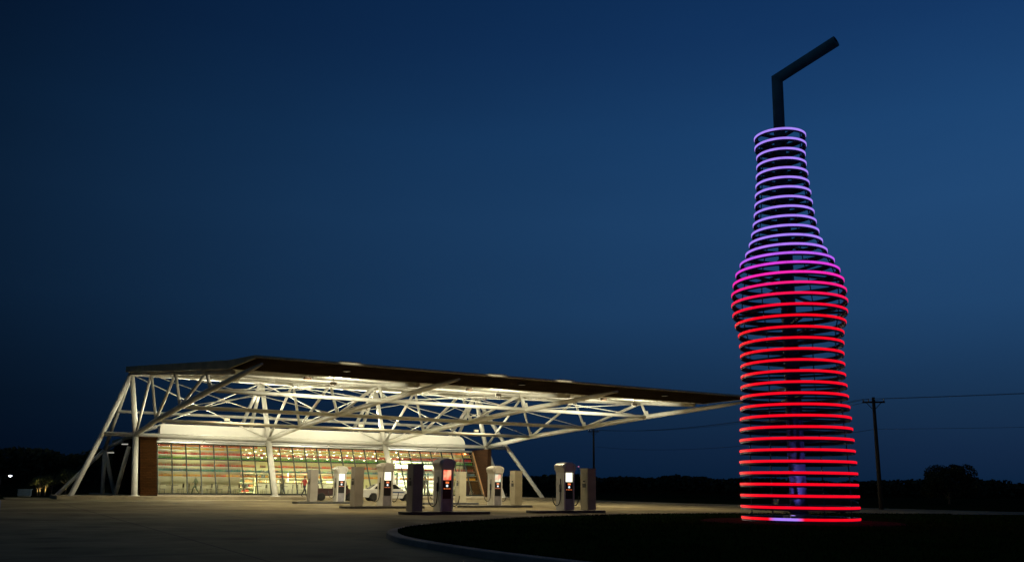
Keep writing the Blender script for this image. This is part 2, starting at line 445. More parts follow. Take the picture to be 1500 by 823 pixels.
# side claddings
for (ua, ub_, s) in ((uL0, uL1, -1), (uR0, uR1, 1)):
    b = MB()
    b.hexa([L(ua+s*.09,vb,zu(vb)-.03), L(ub_-.17+s*.09,vn,zu(vn)-.05), L(ub_-.17+s*.004,vn,zu(vn)-.05), L(ua+s*.004,vb,zu(vb)-.03),
            L(ua+s*.09,vb,zu(vb)+.45), L(ub_-.17+s*.09,vn,zu(vn)+.44), L(ub_-.17+s*.004,vn,zu(vn)+.44), L(ua+s*.004,vb,zu(vb)+.45)])
    b.hexa([L(ub_-.17+s*.09,vn+.004,zu(vn)-.05), L(ub_+s*.09,vt,zt-.01), L(ub_+s*.004,vt,zt-.01), L(ub_-.17+s*.004,vn+.004,zu(vn)-.05),
            L(ub_-.17+s*.09,vn+.004,zu(vn)+.44), L(ub_+s*.09,vt,zt+.15), L(ub_+s*.004,vt,zt+.15), L(ub_-.17+s*.004,vn+.004,zu(vn)+.44)])
    part(b, 'fascia', M['roofdark'], can)
b = MB(); b.box2(L(uL0,vb-.004,zu(vb)-.03), L(uR0,vb-.09,zu(vb)+.45)); part(b, 'fascia', M['roofdark'], can)

J_ = (-1.25, -9.0, 3.95)
for k in range(4):
    t = bpy.data.objects.new('truss', None); COL.objects.link(t); t.parent = can
    t.location = L(SP*k, 0, 0)
    def tp(p): return L(*p)
    def tube(name, pts, r, m='steel', n=14):
        part(MB().tube(pts, r, n), name, M[m], t)
    tube('post', [tp(B_), tp(N_)], .235)
    part(MB().lathe([(.42, .03), (.42, .07), (.26, .09), (.26, .13)], 16, Vector((tp(B_).x, tp(B_).y, 0))), 'base_plate', M['steel'], t)
    tube('pylon', [tp(N_), tp(T_)], [.23, .19])
    tube('bottom_chord', [tp(N_)] + [tp(q) for q in Q[::-1]] + [tp((.60, 33.2, 6.83)), tp((.66, 35.7, 6.955))], [.21, .20, .195, .185, .14, .06])
    tube('top_chord', [tp((-.58,-1.4,zu(-1.4)-.17)), tp((-.29,7.29,zu(7.29)-.17)), tp((0,15.85,zu(15.85)-.17)), tp((.29,24.66,zu(24.66)-.17)), tp((.45,30.6,zu(30.6)-.17))], .14)
    for q, tt in zip(Q, TT): tube('web_post', [tp(q), tp((tt[0],tt[1],tt[2]-.1))], .10, n=12)
    for a, tt in zip((N_, Q[2], Q[1]), (TT[2], TT[1], TT[0])): tube('web_diagonal', [tp(a), tp((tt[0],tt[1],tt[2]-.1))], .108, n=12)
    for q in Q[::1]:
        part(MB().hexa([tp((q[0]-.02,q[1]-.38,q[2]-.03)), tp((q[0]+.02,q[1]-.38,q[2]-.03)), tp((q[0]+.02,q[1]+.30,q[2]+.02)), tp((q[0]-.02,q[1]+.30,q[2]+.02)),
                        tp((q[0]-.02,q[1]-.26,q[2]+.46)), tp((q[0]+.02,q[1]-.26,q[2]+.46)), tp((q[0]+.02,q[1]+.12,q[2]+.46)), tp((q[0]-.02,q[1]+.12,q[2]+.46))]), 'gusset', M['steel'], t)
    # rear legs
    if k == 0:
        tube('rear_leg', [tp(T_), tp(J_)], .17)
    else:
        d = Vector(J_)-Vector(T_)
        tube('rear_leg', [tp(T_), tp(Vector(T_)+d*.98)], .17)
        tube('rear_leg', [tp(T_), tp(Vector(T_)+Vector((d.x+1.5, d.y, d.z))*.98)], .17)
        if k in (1, 2): part(MB().hexa([tp((-.58-.28,-1.62,9.2)), tp((-.58+.28,-1.62,9.2)), tp((-.58+.28,-1.28,9.2)), tp((-.58-.28,-1.28,9.2)),
                                        tp((-.58-.16,-1.52,10.15)), tp((-.58+.16,-1.52,10.15)), tp((-.58+.16,-1.3,10.15)), tp((-.58-.16,-1.3,10.15))]), 'gusset', M['steel'], t)
    if k == 0:
        tube('end_brace', [tp(T_), tp((-2.51,0,4.98)), tp((-4.81,4.1,-.25))], .2)
        for name, a, c in (('rear_strut', J_, (-5.43,-9,-.9)), ('rear_strut', J_, (-1.03,-9,-.9)), ('rear_strut', J_, (.02,-9,-.3)), ('rear_strut', (-.28,-1,4.0), (-1.0,-1,.0))):
            tube(name, [tp(a), tp(c)], .17)
        tube('rear_beam', [tp(J_), tp((.69,-9,5.12)), tp((3.0,-9,6.2))], .17)
    if k == 3:
        tube('end_brace', [tp(T_), tp((35.62-33.153,0,4.95)), tp((37.33-33.153,4.2,-.02))], .2)
# purlins
def purlin(p, u0, u1, r):
    part(MB().tube([L(u0+p[0],p[1],p[2]), L(u1+p[0],p[1],p[2])], r, 14), 'purlin', M['steel'], can)
purlin(N_, -2.5, 35.65, .18)
for q, r in zip(Q, (.13, .135, .135)): purlin(q, 0, 33.15, r)
for tt in TT: part(MB().tube([L(-.6+tt[0],tt[1],zu(tt[1])-.2), L(33.6+tt[0],tt[1],zu(tt[1])-.2)], .09, 10), 'roof_beam', M['steel'], can)
part(MB().tube([L(-.93,-5.0,7.14), L(32.2,-5.0,7.14)], .13, 12), 'rear_purlin', M['steel'], can)
part(MB().tube([L(-.8,-1.4,zu(-1.4)-.2), L(33.4,-1.4,zu(-1.4)-.2)], .12, 12), 'roof_beam', M['steel'], can)
# bracing rods between the trusses
for k in range(3):
    for (lo_, hi_, r) in ((N_, T_, .045), (Q[2], TT[2], .032), (Q[1], TT[1], .032), (Q[0], TT[0], .030)):
        for (a, c) in (((lo_, k), (hi_, k+1)), ((hi_, k), (lo_, k+1))):
            A, C_ = at(a[0], a[1]), at(c[0], c[1])
            if a[0] is hi_: A.z -= .2
            else: C_.z -= .2
            part(MB().tube([A, C_], r, 8).tube([A.lerp(C_, .5)-(C_-A)*.012, A.lerp(C_, .5)+(C_-A)*.012], r*2.1, 8), 'bracing_rod', M['rod'], can)
    # rods lying in the roof plane
    for (pa, pb) in ((TT[2], TT[1]), (TT[1], TT[0])):
        for (a, c) in (((pa, k), (pb, k+1)), ((pb, k), (pa, k+1))):
            A, C_ = at(a[0], a[1]), at(c[0], c[1]); A.z = zu(-A.y)-.33; C_.z = zu(-C_.y)-.33
            part(MB().tube([A, C_], .026, 8), 'bracing_rod', M['rod'], can)

# ------------------------------------------------------------------ store
st = thing('store', 'long low glass fronted store under the canopy with brown stone end walls', 'building', (OX, OY, 0), UA)
ZF, ZG = 0.14, 4.35
U0, U1 = 1.635, 31.55
def vg(z): return 2.6 - (2.6)*(z-ZF)/(ZG-ZF)
b = MB(); b.prism([L(U0,2.9,.03), L(U1,2.9,.03), L(U1,-15.5,.03), L(U0,-15.5,.03)], (0,0,ZF-.032)); part(b, 'floor', M['tile'], st)
b = MB(); b.hexa([L(U0,-.05,4.40), L(U1,-.05,4.40), L(U1,-15.5,3.75), L(U0,-15.5,3.75), L(U0,-.05,4.48), L(U1,-.05,4.48), L(U1,-15.5,3.83), L(U0,-15.5,3.83)])
part(b, 'ceiling', M['ceil'], st)
b = MB(); b.box2(L(U0,-15.5,ZF), L(U1,-15.7,4.6)); part(b, 'rear_wall', M['beige'], st)
# stone end walls
b = MB(); b.prism([L(.33,3.15,.02), L(.33,.36,4.62), L(.33,-16,4.62), L(.33,-16,.02)], (1.29,0,0)); b.box2(L(.27,.55,4.623), L(1.66,-16,4.78)); part(b, 'end_wall', M['stone'], st)
b = MB(); b.box2(L(31.57,3.2,.02), L(32.0,-16,4.60)); part(b, 'end_wall', M['stoneshade'], st)
b = MB(); b.hexa([L(31.55-.02,2.62,.12), L(31.57-.004,2.62,.12), L(31.57-.004,2.88,.12), L(31.55-.02,2.88,.12),
                  L(31.55-.02,.02,4.38), L(31.57-.004,.02,4.38), L(31.57-.004,.28,4.38), L(31.55-.02,.28,4.38)]); part(b, 'edge_board', M['oak'], st)
# bulkhead and roof
poly = [(1.95,4.56), (30.95,4.56), (30.98,5.1)] + [(30.98-.85+.85*math.cos(t), 5.1+.85*math.sin(t)) for t in [R(15*i) for i in range(1, 6)]] + [(30.1,5.95), (1.95,5.95)]
b = MB(); b.prism([L(u,-.4,z) for u, z in poly], (0, 1.0, 0)); part(b, 'bulkhead', M['bulk'], st)
b = MB(); b.box2(L(.1,-1.41,4.83), L(31.9,-16,5.05)); part(b, 'roof', M['roofdark'], st)
b = MB(); b.box2(L(1.32,.06,4.385), L(31.56,-.38,4.50)); part(b, 'header', M['alu'], st)
b = MB(); b.box2(L(1.32,.02,4.503), L(31.56,-.36,4.557)); part(b, 'shadow_gap', M['black'], st)
# curtain wall
cw = bpy.data.objects.new('glass_wall', None); COL.objects.link(cw); cw.parent = st
b = MB(); b.quad(L(U0,vg(ZF),ZF), L(U1,vg(ZF),ZF), L(U1,vg(ZG),ZG), L(U0,vg(ZG),ZG)); part(b, 'pane', M['glass'], cw)
NB = 26; BW = (31.53-1.73)/NB
nv = Vector((0, -1, .615)).normalized()*.05
for i in range(NB+1):
    u = 1.73 + BW*i
    w = .042
    a0 = L(u, vg(ZF), ZF); a1 = L(u, vg(ZG), ZG)
    e = Vector((w,0,0))
    MB().hexa([a0-e-nv, a0+e-nv, a0+e+nv, a0-e+nv, a1-e-nv, a1+e-nv, a1+e+nv, a1-e+nv]).build('mullion', M['mull'], cw)
for z, h in ((3.03, .032), (.20, .05), (ZG-.03, .03)):
    a0 = L(U0, vg(z), z); a1 = L(U1, vg(z), z); e = Vector((0,0,h)); n2 = nv*.8
    MB().hexa([a0-e-n2, a1-e-n2, a1-e+n2, a0-e+n2, a0+e-n2, a1+e-n2, a1+e+n2, a0+e+n2]).build('transom', M['mull'], cw)
# partition behind the first seven bays and at the right end
PV = -2.1
b = MB(); b.box2(L(U0,PV,ZF), L(9.3,PV-.15,4.36)); b.box2(L(9.18,PV-.153,ZF), L(9.3,-15.4,3.7)); part(b, 'partition', M['beige'], st)
b = MB(); b.box2(L(29.9,PV+.4,ZF), L(31.5,PV+.25,4.36)); part(b, 'partition', M['beige'], st)

# soda shelves right behind the glass: a long shelf is a thing, its countless bottles one mass
ROWS = [(4.12, 'orange'), (3.84, 'yellow'), (3.44, 'red'), (3.08, 'green'), (2.48, 'rust'), (2.06, 'teal'), (1.62, 'amber')]
PAL = {'orange': [(.75,.16,.02),(.65,.08,.02),(.8,.25,.04),(.55,.05,.02)], 'yellow': [(.7,.55,.08),(.6,.5,.15),(.75,.4,.05)], 'red': [(.6,.03,.03),(.7,.06,.04),(.5,.02,.03),(.75,.12,.06)],
       'green': [(.05,.28,.05),(.08,.35,.06),(.2,.4,.05)], 'rust': [(.5,.08,.04),(.6,.15,.05),(.3,.08,.06),(.65,.06,.05)], 'teal': [(.03,.22,.25),(.05,.3,.3),(.06,.16,.28),(.1,.32,.24)],
       'amber': [(.65,.3,.03),(.55,.2,.02),(.75,.42,.05),(.7,.12,.03)]}
def bottle_mat(name, cols):
    m, nt, p = new_mat(name)
    tc = nt.nodes.new('ShaderNodeTexCoord'); mp = nt.nodes.new('ShaderNodeMapping'); mp.inputs['Scale'].default_value = (1.7, .01, .01)
    nt.links.new(tc.outputs['Object'], mp.inputs['Vector'])
    v = nt.nodes.new('ShaderNodeTexVoronoi'); v.inputs['Scale'].default_value = 1.0
    nt.links.new(mp.outputs['Vector'], v.inputs['Vector'])
    rp = nt.nodes.new('ShaderNodeValToRGB'); rp.color_ramp.interpolation = 'CONSTANT'
    sx = nt.nodes.new('ShaderNodeSeparateColor'); nt.links.new(v.outputs['Color'], sx.inputs[0]); nt.links.new(sx.outputs[0], rp.inputs['Fac'])
    els = rp.color_ramp.elements
    els[0].position = 0; els[0].color = (*cols[0], 1); els[1].position = 1/len(cols); els[1].color = (*cols[1], 1)
    for i in range(2, len(cols)):
        e = els.new(i/len(cols)); e.color = (*cols[i], 1)
    nt.links.new(rp.outputs['Color'], p.inputs['Base Color'])
    p.inputs['Roughness'].default_value = .12
    tr = nt.nodes.new('ShaderNodeBsdfTranslucent'); nt.links.new(rp.outputs['Color'], tr.inputs['Color'])
    mx = nt.nodes.new('ShaderNodeMixShader'); mx.inputs[0].default_value = .55
    out = [n for n in nt.nodes if n.type == 'OUTPUT_MATERIAL'][0]
    nt.links.new(p.outputs[0], mx.inputs[1]); nt.links.new(tr.outputs[0], mx.inputs[2]); nt.links.new(mx.outputs[0], out.inputs[0])
    return m
shelf_words = ['topmost', 'second highest', 'third highest', 'fourth highest, level with the glass transom,', 'fifth highest', 'sixth highest', 'lowest']
rb = random.Random(3)
for (z, key), word in zip(ROWS, shelf_words):
    v0 = vg(z) - .30
    s = thing('bottle_shelf', '%s long soda shelf inside the glass front, holding %s bottles' % (word.split(',')[0], key), 'shelf', (OX, OY, 0), UA)
    b = MB(); b.box2(L(U0+.1, v0+.1, z-.045), L(U1-.1, v0-.1, z-.03)); part(b, 'board', M['panelwhite'], s)
    b = MB(); b.box2(L(U0+.1, v0+.104, z-.055), L(U1-.1, v0+.116, z-.02)); part(b, 'edge_strip', M['alu'], s)
    b = MB(); u = U0+.25
    while u < U1-.25:
        if int((u-1.73)/BW) % 11 == 7 and rb.random() < .12: u += .35; continue
        h = rb.uniform(.23, .29)
        b.lathe([(.036,-.029), (.038,h*.5-.03), (.022,h*.68-.03), (.013,h*.8-.03), (.014,h-.03)], 6, L(u, v0+rb.uniform(-.02,.02), z))
        u += rb.uniform(.078, .088)
    o = b.build('soda_bottles', bottle_mat('soda '+key, PAL[key]))
    o.location = (OX, OY, 0); o.rotation_euler = (0, 0, UA)
    tag(o, '%s soda bottles packed along the %s shelf behind the glass' % (key, word.split(',')[0]), 'bottles', kind='stuff')

# ceiling lamps
M['lampwarm'] = emit('lamp warm', (1.0, .84, .50), 14.0)
M['lampwash'] = emit('lamp wash', (1.0, .80, .48), 60.0)
M['coolerglow'] = emit('cooler glow', (1.0, .97, .70), 1.5, (.6,.6,.5))
M['menuglow'] = emit('menu glow', (1.0, .96, .70), 2.6, (.6,.6,.5))
def zceil(v): return 4.40 + (v+.05)*(.65/15.45)
dl = None; i = 0
for iu in range(14):
    for iv in range(7):
        u = 10.0 + iu*1.4; v = -1.5 - iv*2.0
        if u > 29.4 and iv > 0: continue
        z = zceil(v) - .04
        if dl is None:
            dl = thing('ceiling_lamp', 'small round warm ceiling lamp glowing inside the store', 'lamp', W(u,v,z), UA, 'ceiling lamps inside the store')
            MB().lathe([(.11,-.09), (.12,-.02), (.12,.03), (.05,.05)], 12).build('housing', M['alu'], dl)
            MB().lathe([(.001,-.15), (.06,-.14), (.105,-.092)], 12).build('diffuser', M['lampwarm'], dl)
        else: copy_tree(dl, loc=W(u,v,z))
wl = None
for k, u in enumerate([2.15, 3.05, 3.35, 5.75, 6.35, 7.3, 7.9, 30.25, 31.0]):
    loc = W(u, PV+.30 if u < 10 else PV+.62, 4.28)
    if wl is None:
        wl = thing('wall_washer', 'small ceiling spot washing the beige wall behind the glass', 'lamp', loc, UA, 'spots washing the beige partition')
        MB().lathe([(.07,-.05), (.08,.0), (.08,.06)], 12).build('housing', M['alu'], wl)
        MB().lathe([(.001,-.06), (.06,-.055)], 12).build('diffuser', M['lampwash'], wl)
    else: copy_tree(wl, loc=loc)

# coolers, menu boards, counters
ck = None
for k in range(6):
    u = 25.6 + k*1.16
    lab = ['lit drinks cooler first from the left in the row at the back of the store', 'lit drinks cooler second from the left at the back of the store', 'lit drinks cooler third from the left at the back of the store',
           'lit drinks cooler fourth from the left at the back of the store', 'lit drinks cooler fifth from the left at the back of the store', 'lit drinks cooler at the right end of the row at the back'][k]
    if ck is None:
        ck = thing('drinks_cooler', lab, 'cooler', W(u,-6,ZF), UA, 'drinks coolers at the back of the store')
        b = MB(); b.box2((-.57,.15,0), (.57,.75,2.35)); b.build('body', M['white'], ck)
        b = MB(); b.box2((-.48,.10,.25), (.48,.148,2.15)); b.build('lit_door', M['coolerglow'], ck)
        b = MB()
        for zz in (.65, 1.05, 1.45, 1.8):
            b.box2((-.47,.05,zz), (.47,.097,zz+.02))
            for q in range(8): b.lathe([(.035,0), (.035,.17), (.015,.24)], 6, (-.4+q*.115, .06, zz+.02))
        b.build('bottle_rows', M['greencloth'], ck)
        b = MB(); b.box2((-.56,.06,0), (-.485,.147,2.2)); b.box2((.485,.06,0), (.56,.147,2.2)); b.build('frame', M['black'], ck)
    else: copy_tree(ck, label=lab, loc=W(u,-6,ZF))
mb = thing('light_box', 'glowing white light box over the coolers in the store', 'sign', W(28.4,-5.6,2.72), UA)
b = MB(); b.box2((-2.9,.06,0), (2.9,.3,.75)); b.build('casing', M['alu'], mb)
b = MB(); b.box2((-2.85,.0,.04), (2.85,.057,.71)); b.build('lit_face', M['menuglow'], mb)
ct = thing('service_counter', 'long pale service counter inside the middle of the store', 'counter', W(15.0,-4.2,ZF), UA)
b = MB(); b.box2((-3.6,-.35,0), (3.6,.35,.98), bev=.02); b.build('body', M['white'], ct)
b = MB(); b.box2((-3.7,-.42,.985), (3.7,.42,1.04)); b.build('counter_top', M['darkwood'], ct)
for k, (u, v, lab) in enumerate([(11.0,-8.5,'tall stocked shelf unit furthest left inside the store'), (13.9,-9.5,'tall stocked shelf unit left of the counter back'), (17.0,-9.0,'tall stocked shelf unit behind the counter'), (19.6,-8.5,'tall stocked shelf unit next to the coolers')]):
    s = thing('store_shelf', lab, 'shelf', W(u,v,ZF), UA, 'stocked shelf units inside the store')
    b = MB(); b.box2((-1.25,.2,0), (1.25,.24,2.2)); b.box2((-1.29,-.2,0), (-1.253,.24,2.2)); b.box2((1.253,-.2,0), (1.29,.24,2.2))
    for zz in (.1,.55,1.0,1.45,1.9): b.box2((-1.25,-.2,zz), (1.25,.197,zz+.03))
    b.build('frame', M['white'], s)
    for j, zz in enumerate((.135,.585,1.035,1.485,1.935)):
        b = MB(); x = -1.2; run = rb.randrange(6)
        while x < 1.15:
            w = rb.uniform(.05,.12); h = rb.uniform(.14,.32)
            if rb.random() < .3: run = rb.randrange(6)
            b.box2((x,-.16+rb.uniform(0,.05),zz), (x+w,.05,zz+h), mi=run); x += w+rb.uniform(.005,.03)
        b.build('packages', [M['redshirt'], M['cab2'], M['jeans'], M['oak'], M['greencloth'], M['white']], s)

# tables and chairs along the window
tb = chs = None
tnames = ['first','second','third','fourth','fifth','sixth','seventh','eighth','ninth','tenth','eleventh','twelfth']
for k in range(12):
    u = 3.0 + k*2.3
    loc = W(u, 1.15, ZF)
    lab = 'dark pedestal table by the store window, %s from the left' % tnames[k]
    if tb is None:
        tb = thing('cafe_table', lab, 'table', loc, UA, 'tables along the store window')
        MB().box2((-.42,-.35,.71), (.42,.35,.745), bev=.012).build('tabletop', M['darkwood'], tb)
        MB().tube([(0,0,.03),(0,0,.71)], .035, 10).build('pedestal', M['black'], tb)
        MB().lathe([(.26,0), (.26,.015), (.05,.04)], 16).build('foot', M['black'], tb)
    else: copy_tree(tb, label=lab, loc=loc)
    for s in (-1, 1):
        lab2 = 'dark chair on the %s side of the %s window table' % ('left' if s < 0 else 'right', tnames[k])
        cl = W(u+s*.72, 1.15+rb.uniform(-.06,.06), ZF); rz = UA + (0 if s < 0 else math.pi) + rb.uniform(-.15,.15)
        if chs is None:
            chs = thing('cafe_chair', lab2, 'chair', cl, rz, 'chairs along the store window')
            MB().box2((-.2,-.2,.43), (.2,.2,.46), bev=.01).build('seat', M['darkwood'], chs)
            MB().box2((-.22,-.2,.58), (-.195,.2,.9), bev=.008).build('backrest', M['darkwood'], chs)
            for x in (-.18, .18):
                for y in (-.18, .18): MB().tube([(x*1.1,y*1.1,0), (x,y,.44)], .014, 8).build('leg', M['black'], chs)
            MB().tube([(-.19,-.17,.44),(-.207,-.17,.86)], .013, 8).tube([(-.19,.17,.44),(-.207,.17,.86)], .013, 8).build('back_post', M['black'], chs)
        else: copy_tree(chs, label=lab2, loc=cl, rz=rz)

# ------------------------------------------------------------------ lamps that light the canopy
LW = (1.0, .94, .67)
def area(name, loc, target, size, power, col=LW, spread=170):
    d = bpy.data.lights.new(name, 'AREA'); d.energy = power; d.color = col; d.shape = 'RECTANGLE'; d.size, d.size_y = size; d.spread = R(spread)
    o = bpy.data.objects.new(name, d); COL.objects.link(o); o.location = loc
    o.rotation_euler = (Vector(target)-Vector(loc)).to_track_quat('-Z', 'Y').to_euler()
    return o
fl = None
flab = ['floodlight on the store roof behind the first truss post', 'floodlight on the store roof behind the second truss post', 'floodlight on the store roof behind the third truss post', 'floodlight at the right end of the store roof']
M['flood'] = emit('flood lens', (1.0, .88, .6), 8.0)
for k, (u, pw) in enumerate(((4.6, 2300), (11.6, 3200), (19.2, 2700), (27.0, 1400))):
    loc = W(u, -2.2, 5.2)
    if fl is None:
        fl = thing('floodlight', flab[k], 'floodlight', loc, UA, 'floodlights on the store roof')
        MB().box2((-.3,-.2,.45), (.3,.2,.62), bev=.02).build('housing', M['alu'], fl)
        MB().box2((-.26,-.17,.624), (.26,.17,.632)).build('lens', M['flood'], fl)
        MB().tube([(-.33,0,-.15),(-.33,0,.5)], .025, 8).tube([(.33,0,-.15),(.33,0,.5)], .025, 8).build('bracket', M['alu'], fl)
    else: copy_tree(fl, label=flab[k], loc=loc)
    area('flood_beam', W(u, -2.2, 5.86), W(u, 5.5, 10.5), (.5, .34), pw)
# lamps hung from the front purlin, throwing light back on the bulkhead, the posts and down on the apron
pl = None
plab = 'small lamp under the long front pipe over the glass, %s'
for k in range(3):
    loc = W(SP*k+5.5, .22, 4.62)
    lab = plab % ['in the left bay','in the middle bay','in the right bay'][k]
    if pl is None:
        pl = thing('node_lamp', lab, 'lamp', loc, UA, 'lamps under the front pipe')
        MB().lathe([(.03,.08),(.11,.02),(.12,-.08)], 14).build('housing', M['alu'], pl)
        MB().lathe([(.001,-.1),(.1,-.085)], 14).build('lens', emit('node lens', (1,.87,.58), 3.0), pl)
    else: copy_tree(pl, label=lab, loc=loc)
    area('node_beam', W(SP*k+5.5, .48, 4.60), W(SP*k+5.5, 22, 6.9), (.22, .16), 520, LW, 170)
for k in range(3):
    u = 5.4 + SP*k
    q = thing('purlin_flood', 'floodlight clamped to the inner purlin between truss %s' % ['one and two','two and three','three and four'][k], 'floodlight', W(u, 8.39, 5.86), UA, 'floodlights on the inner purlin')
    MB().box2((-.2,-.08,-.02), (.2,.1,.2), bev=.02).build('housing', M['steel'], q)
    MB().box2((-.17,.104,.02), (.17,.11,.17)).build('lens', M['flood'], q)
    area('purlin_beam', W(u, 8.22, 5.98), W(u, -.5, 4.9), (.34, .2), 560)
# downlights added under the deck to brighten the apron: the lamp sits at the top of a can, out of sight from the side
M['down'] = emit('added downlight', (1.0, .86, .52), 2.0)
M['downdim'] = emit('added downlight dimmed', (1.0, .86, .52), .05, (.05,.04,.03))
for k in range(3):
    for j, vv in enumerate((9.5, 19.5, 27.5, 34.3)):
        u = 5.6 + SP*k
        z1 = zu(min(vv, 31))-.06
        q = thing('added_downlight', 'added round can lamp under the canopy deck, %s bay, %s row' % (['left','middle','right'][k], ['innermost','second','third','outermost'][j]), 'lamp', W(u, vv, z1), UA, 'added can lamps under the canopy deck')
        dp = (.38, .38, .16, .05)[j]
        if j == 3: z1 -= .03
        MB().lathe([(.20,0), (.24,0), (.24,-dp), (.225,-dp), (.215,-.02), (.20,-.02)], 20).build('can', M['steel'] if j < 2 else M['brown'], q)
        MB().lathe([(.001,-.05), (.2,-.05), (.2,-.03), (.001,-.03)], 20).build('lens', M['down'] if j < 3 else M['downdim'], q)
        area('down_beam', W(u, vv, z1-.075), W(u, vv, 0), (.28, .28), [620, 350, 300, 380][j], (1.0,.82,.48), 180)
# added fill floods under the outer roof, brightening the pipe fronts
rfl = None
for k in range(3):
    u = 6.3 + SP*k; v = 30.2
    loc = W(u, v, zu(v)-.42); lab = 'added fill floodlight under the outer roof turned back to the store, %s bay' % ['left','middle','right'][k]
    if rfl is None:
        rfl = thing('fill_flood', lab, 'floodlight', loc, UA, 'added fill floodlights under the outer roof')
        MB().box2((-.18,-.08,-.09), (.18,.06,.09), bev=.02).build('housing', M['cab'], rfl)
        MB().box2((-.17,.064,-.09), (.17,.07,.09)).build('lens', M['flood'], rfl)
        MB().tube([(0,-.02,.12),(0,-.02,.40)], .02, 8).build('stem', M['steel'], rfl)
    else: copy_tree(rfl, label=lab, loc=loc)
    area('fill_beam', W(u, v-.14, zu(v)-.42), W(u, 6, 4.6), (.34, .18), 620)
# small lamps added at the roof tip to put glow spots on the trim
tl = None
for k, (u, lab) in enumerate(((5.1, 'small added lamp on the roof tip above the left bay'), (13.9, 'small added lamp on the roof tip above the middle bay'), (18.6, 'small added lamp on the roof tip above the third truss'))):
    loc = W(u, vt+.30, zt+.16)
    if tl is None:
        tl = thing('added_tip_lamp', lab, 'lamp', loc, UA, 'added lamps on the roof tip')
        MB().box2((-.6,-.03,-.02), (.6,.015,.02), bev=.006).build('housing', M['trim'], tl)
        MB().tube([(-.4,.02,0),(-.4,.2,0)], .012, 6).tube([(.4,.02,0),(.4,.2,0)], .012, 6).build('bracket', M['trim'], tl)
    else: copy_tree(tl, label=lab, loc=loc)
    area('tip_beam', W(u, vt+.275, zt+.15), W(u, vt+.05, zt+.10), (1.0, .02), .9)
# store interior light: long troffers under the ceiling
tf = None
for k, (u, v, pw) in enumerate(((4.9,-.9,90), (11.8,-4.5,1150), (17,-4.5,1300), (22.5,-3.6,1700), (26.6,-4.5,1300), (14,-10,1200), (21,-10,1200), (30.0,-.6,60))):
    area('troffer_light', W(u, v, zceil(v)-.14), W(u, v, 0), (2.2, .5), pw, (.97,1.0,.44), 175)

# ------------------------------------------------------------------ fuel islands
def box_frame(u, v): return W(u, v, 0)
# island prototype in store axes: local x = u, local y = -v
def make_island(u, v, ln, label):
    t = thing('fuel_island', label, 'kerb island', W(u, v, G), UA, 'raised fuel islands')
    w = .55
    pts = []
    for i in range(13): a = -math.pi/2 + math.pi*i/12; pts.append((ln/2-.25+.25*math.cos(a), w*math.sin(a)))
    for i in range(13): a = math.pi/2 + math.pi*i/12; pts.append((-ln/2+.25+.25*math.cos(a), w*math.sin(a)))
    MB().prism([(x*.985,y*.97,.0) for x, y in pts], (0,0,.118)).build('slab', M['conc'], t)
    b = MB(); nn = len(pts)
    for i in range(nn):
        a, c = pts[i], pts[(i+1) % nn]
        b.hexa([(a[0],a[1],-.01),(c[0],c[1],-.01),(c[0]*.986,c[1]*.972,-.01),(a[0]*.986,a[1]*.972,-.01),(a[0],a[1],.125),(c[0],c[1],.125),(c[0]*.986,c[1]*.972,.125),(a[0]*.986,a[1]*.972,.125)])
    bmesh.ops.remove_doubles(b.bm, verts=b.bm.verts, dist=1e-4)
    b.build('steel_edge', M['guard'], t)
    return t

M['screen_w'] = emit('screen white', (1.0, 1.0, .72), 1.6)
M['screen_r'] = emit('screen red', (1.0, .12, .05), 1.1)
def glow_pattern(m, c0, c1):
    nt = m.node_tree; p = nt.nodes['Principled BSDF']
    tc = nt.nodes.new('ShaderNodeTexCoord'); mp = nt.nodes.new('ShaderNodeMapping'); mp.inputs['Location'].default_value = (-.5, -.5, -.5)
    nt.links.new(tc.outputs['Generated'], mp.inputs['Vector'])
    nz = nt.nodes.new('ShaderNodeTexNoise'); nz.inputs['Scale'].default_value = 1.3; nz.inputs['Detail'].default_value = 1.0
    nt.links.new(mp.outputs['Vector'], nz.inputs['Vector'])
    rp = nt.nodes.new('ShaderNodeValToRGB'); rp.color_ramp.elements[0].position = .40; rp.color_ramp.elements[0].color = (*c0, 1); rp.color_ramp.elements[1].position = .62; rp.color_ramp.elements[1].color = (*c1, 1)
    nt.links.new(nz.outputs['Fac'], rp.inputs['Fac']); nt.links.new(rp.outputs['Color'], p.inputs['Emission Color'])
glow_pattern(M['screen_r'], (1.0, .10, .05), (1.0, .50, .28))
M['screen_p'] = emit('screen pale', (.95, 1.0, .78), .9)
glow_pattern(M['screen_p'], (.75, 1.0, .75), (1.0, .45, .30))
M['dot_o'] = emit('price dots', (1.0, .22, .05), .9)
M['dot_w'] = emit('white dot', (.75, .9, 1.0), 1.2)
M['red_ad'] = emit('ad glow', (1.0, .55, .25), 1.3)
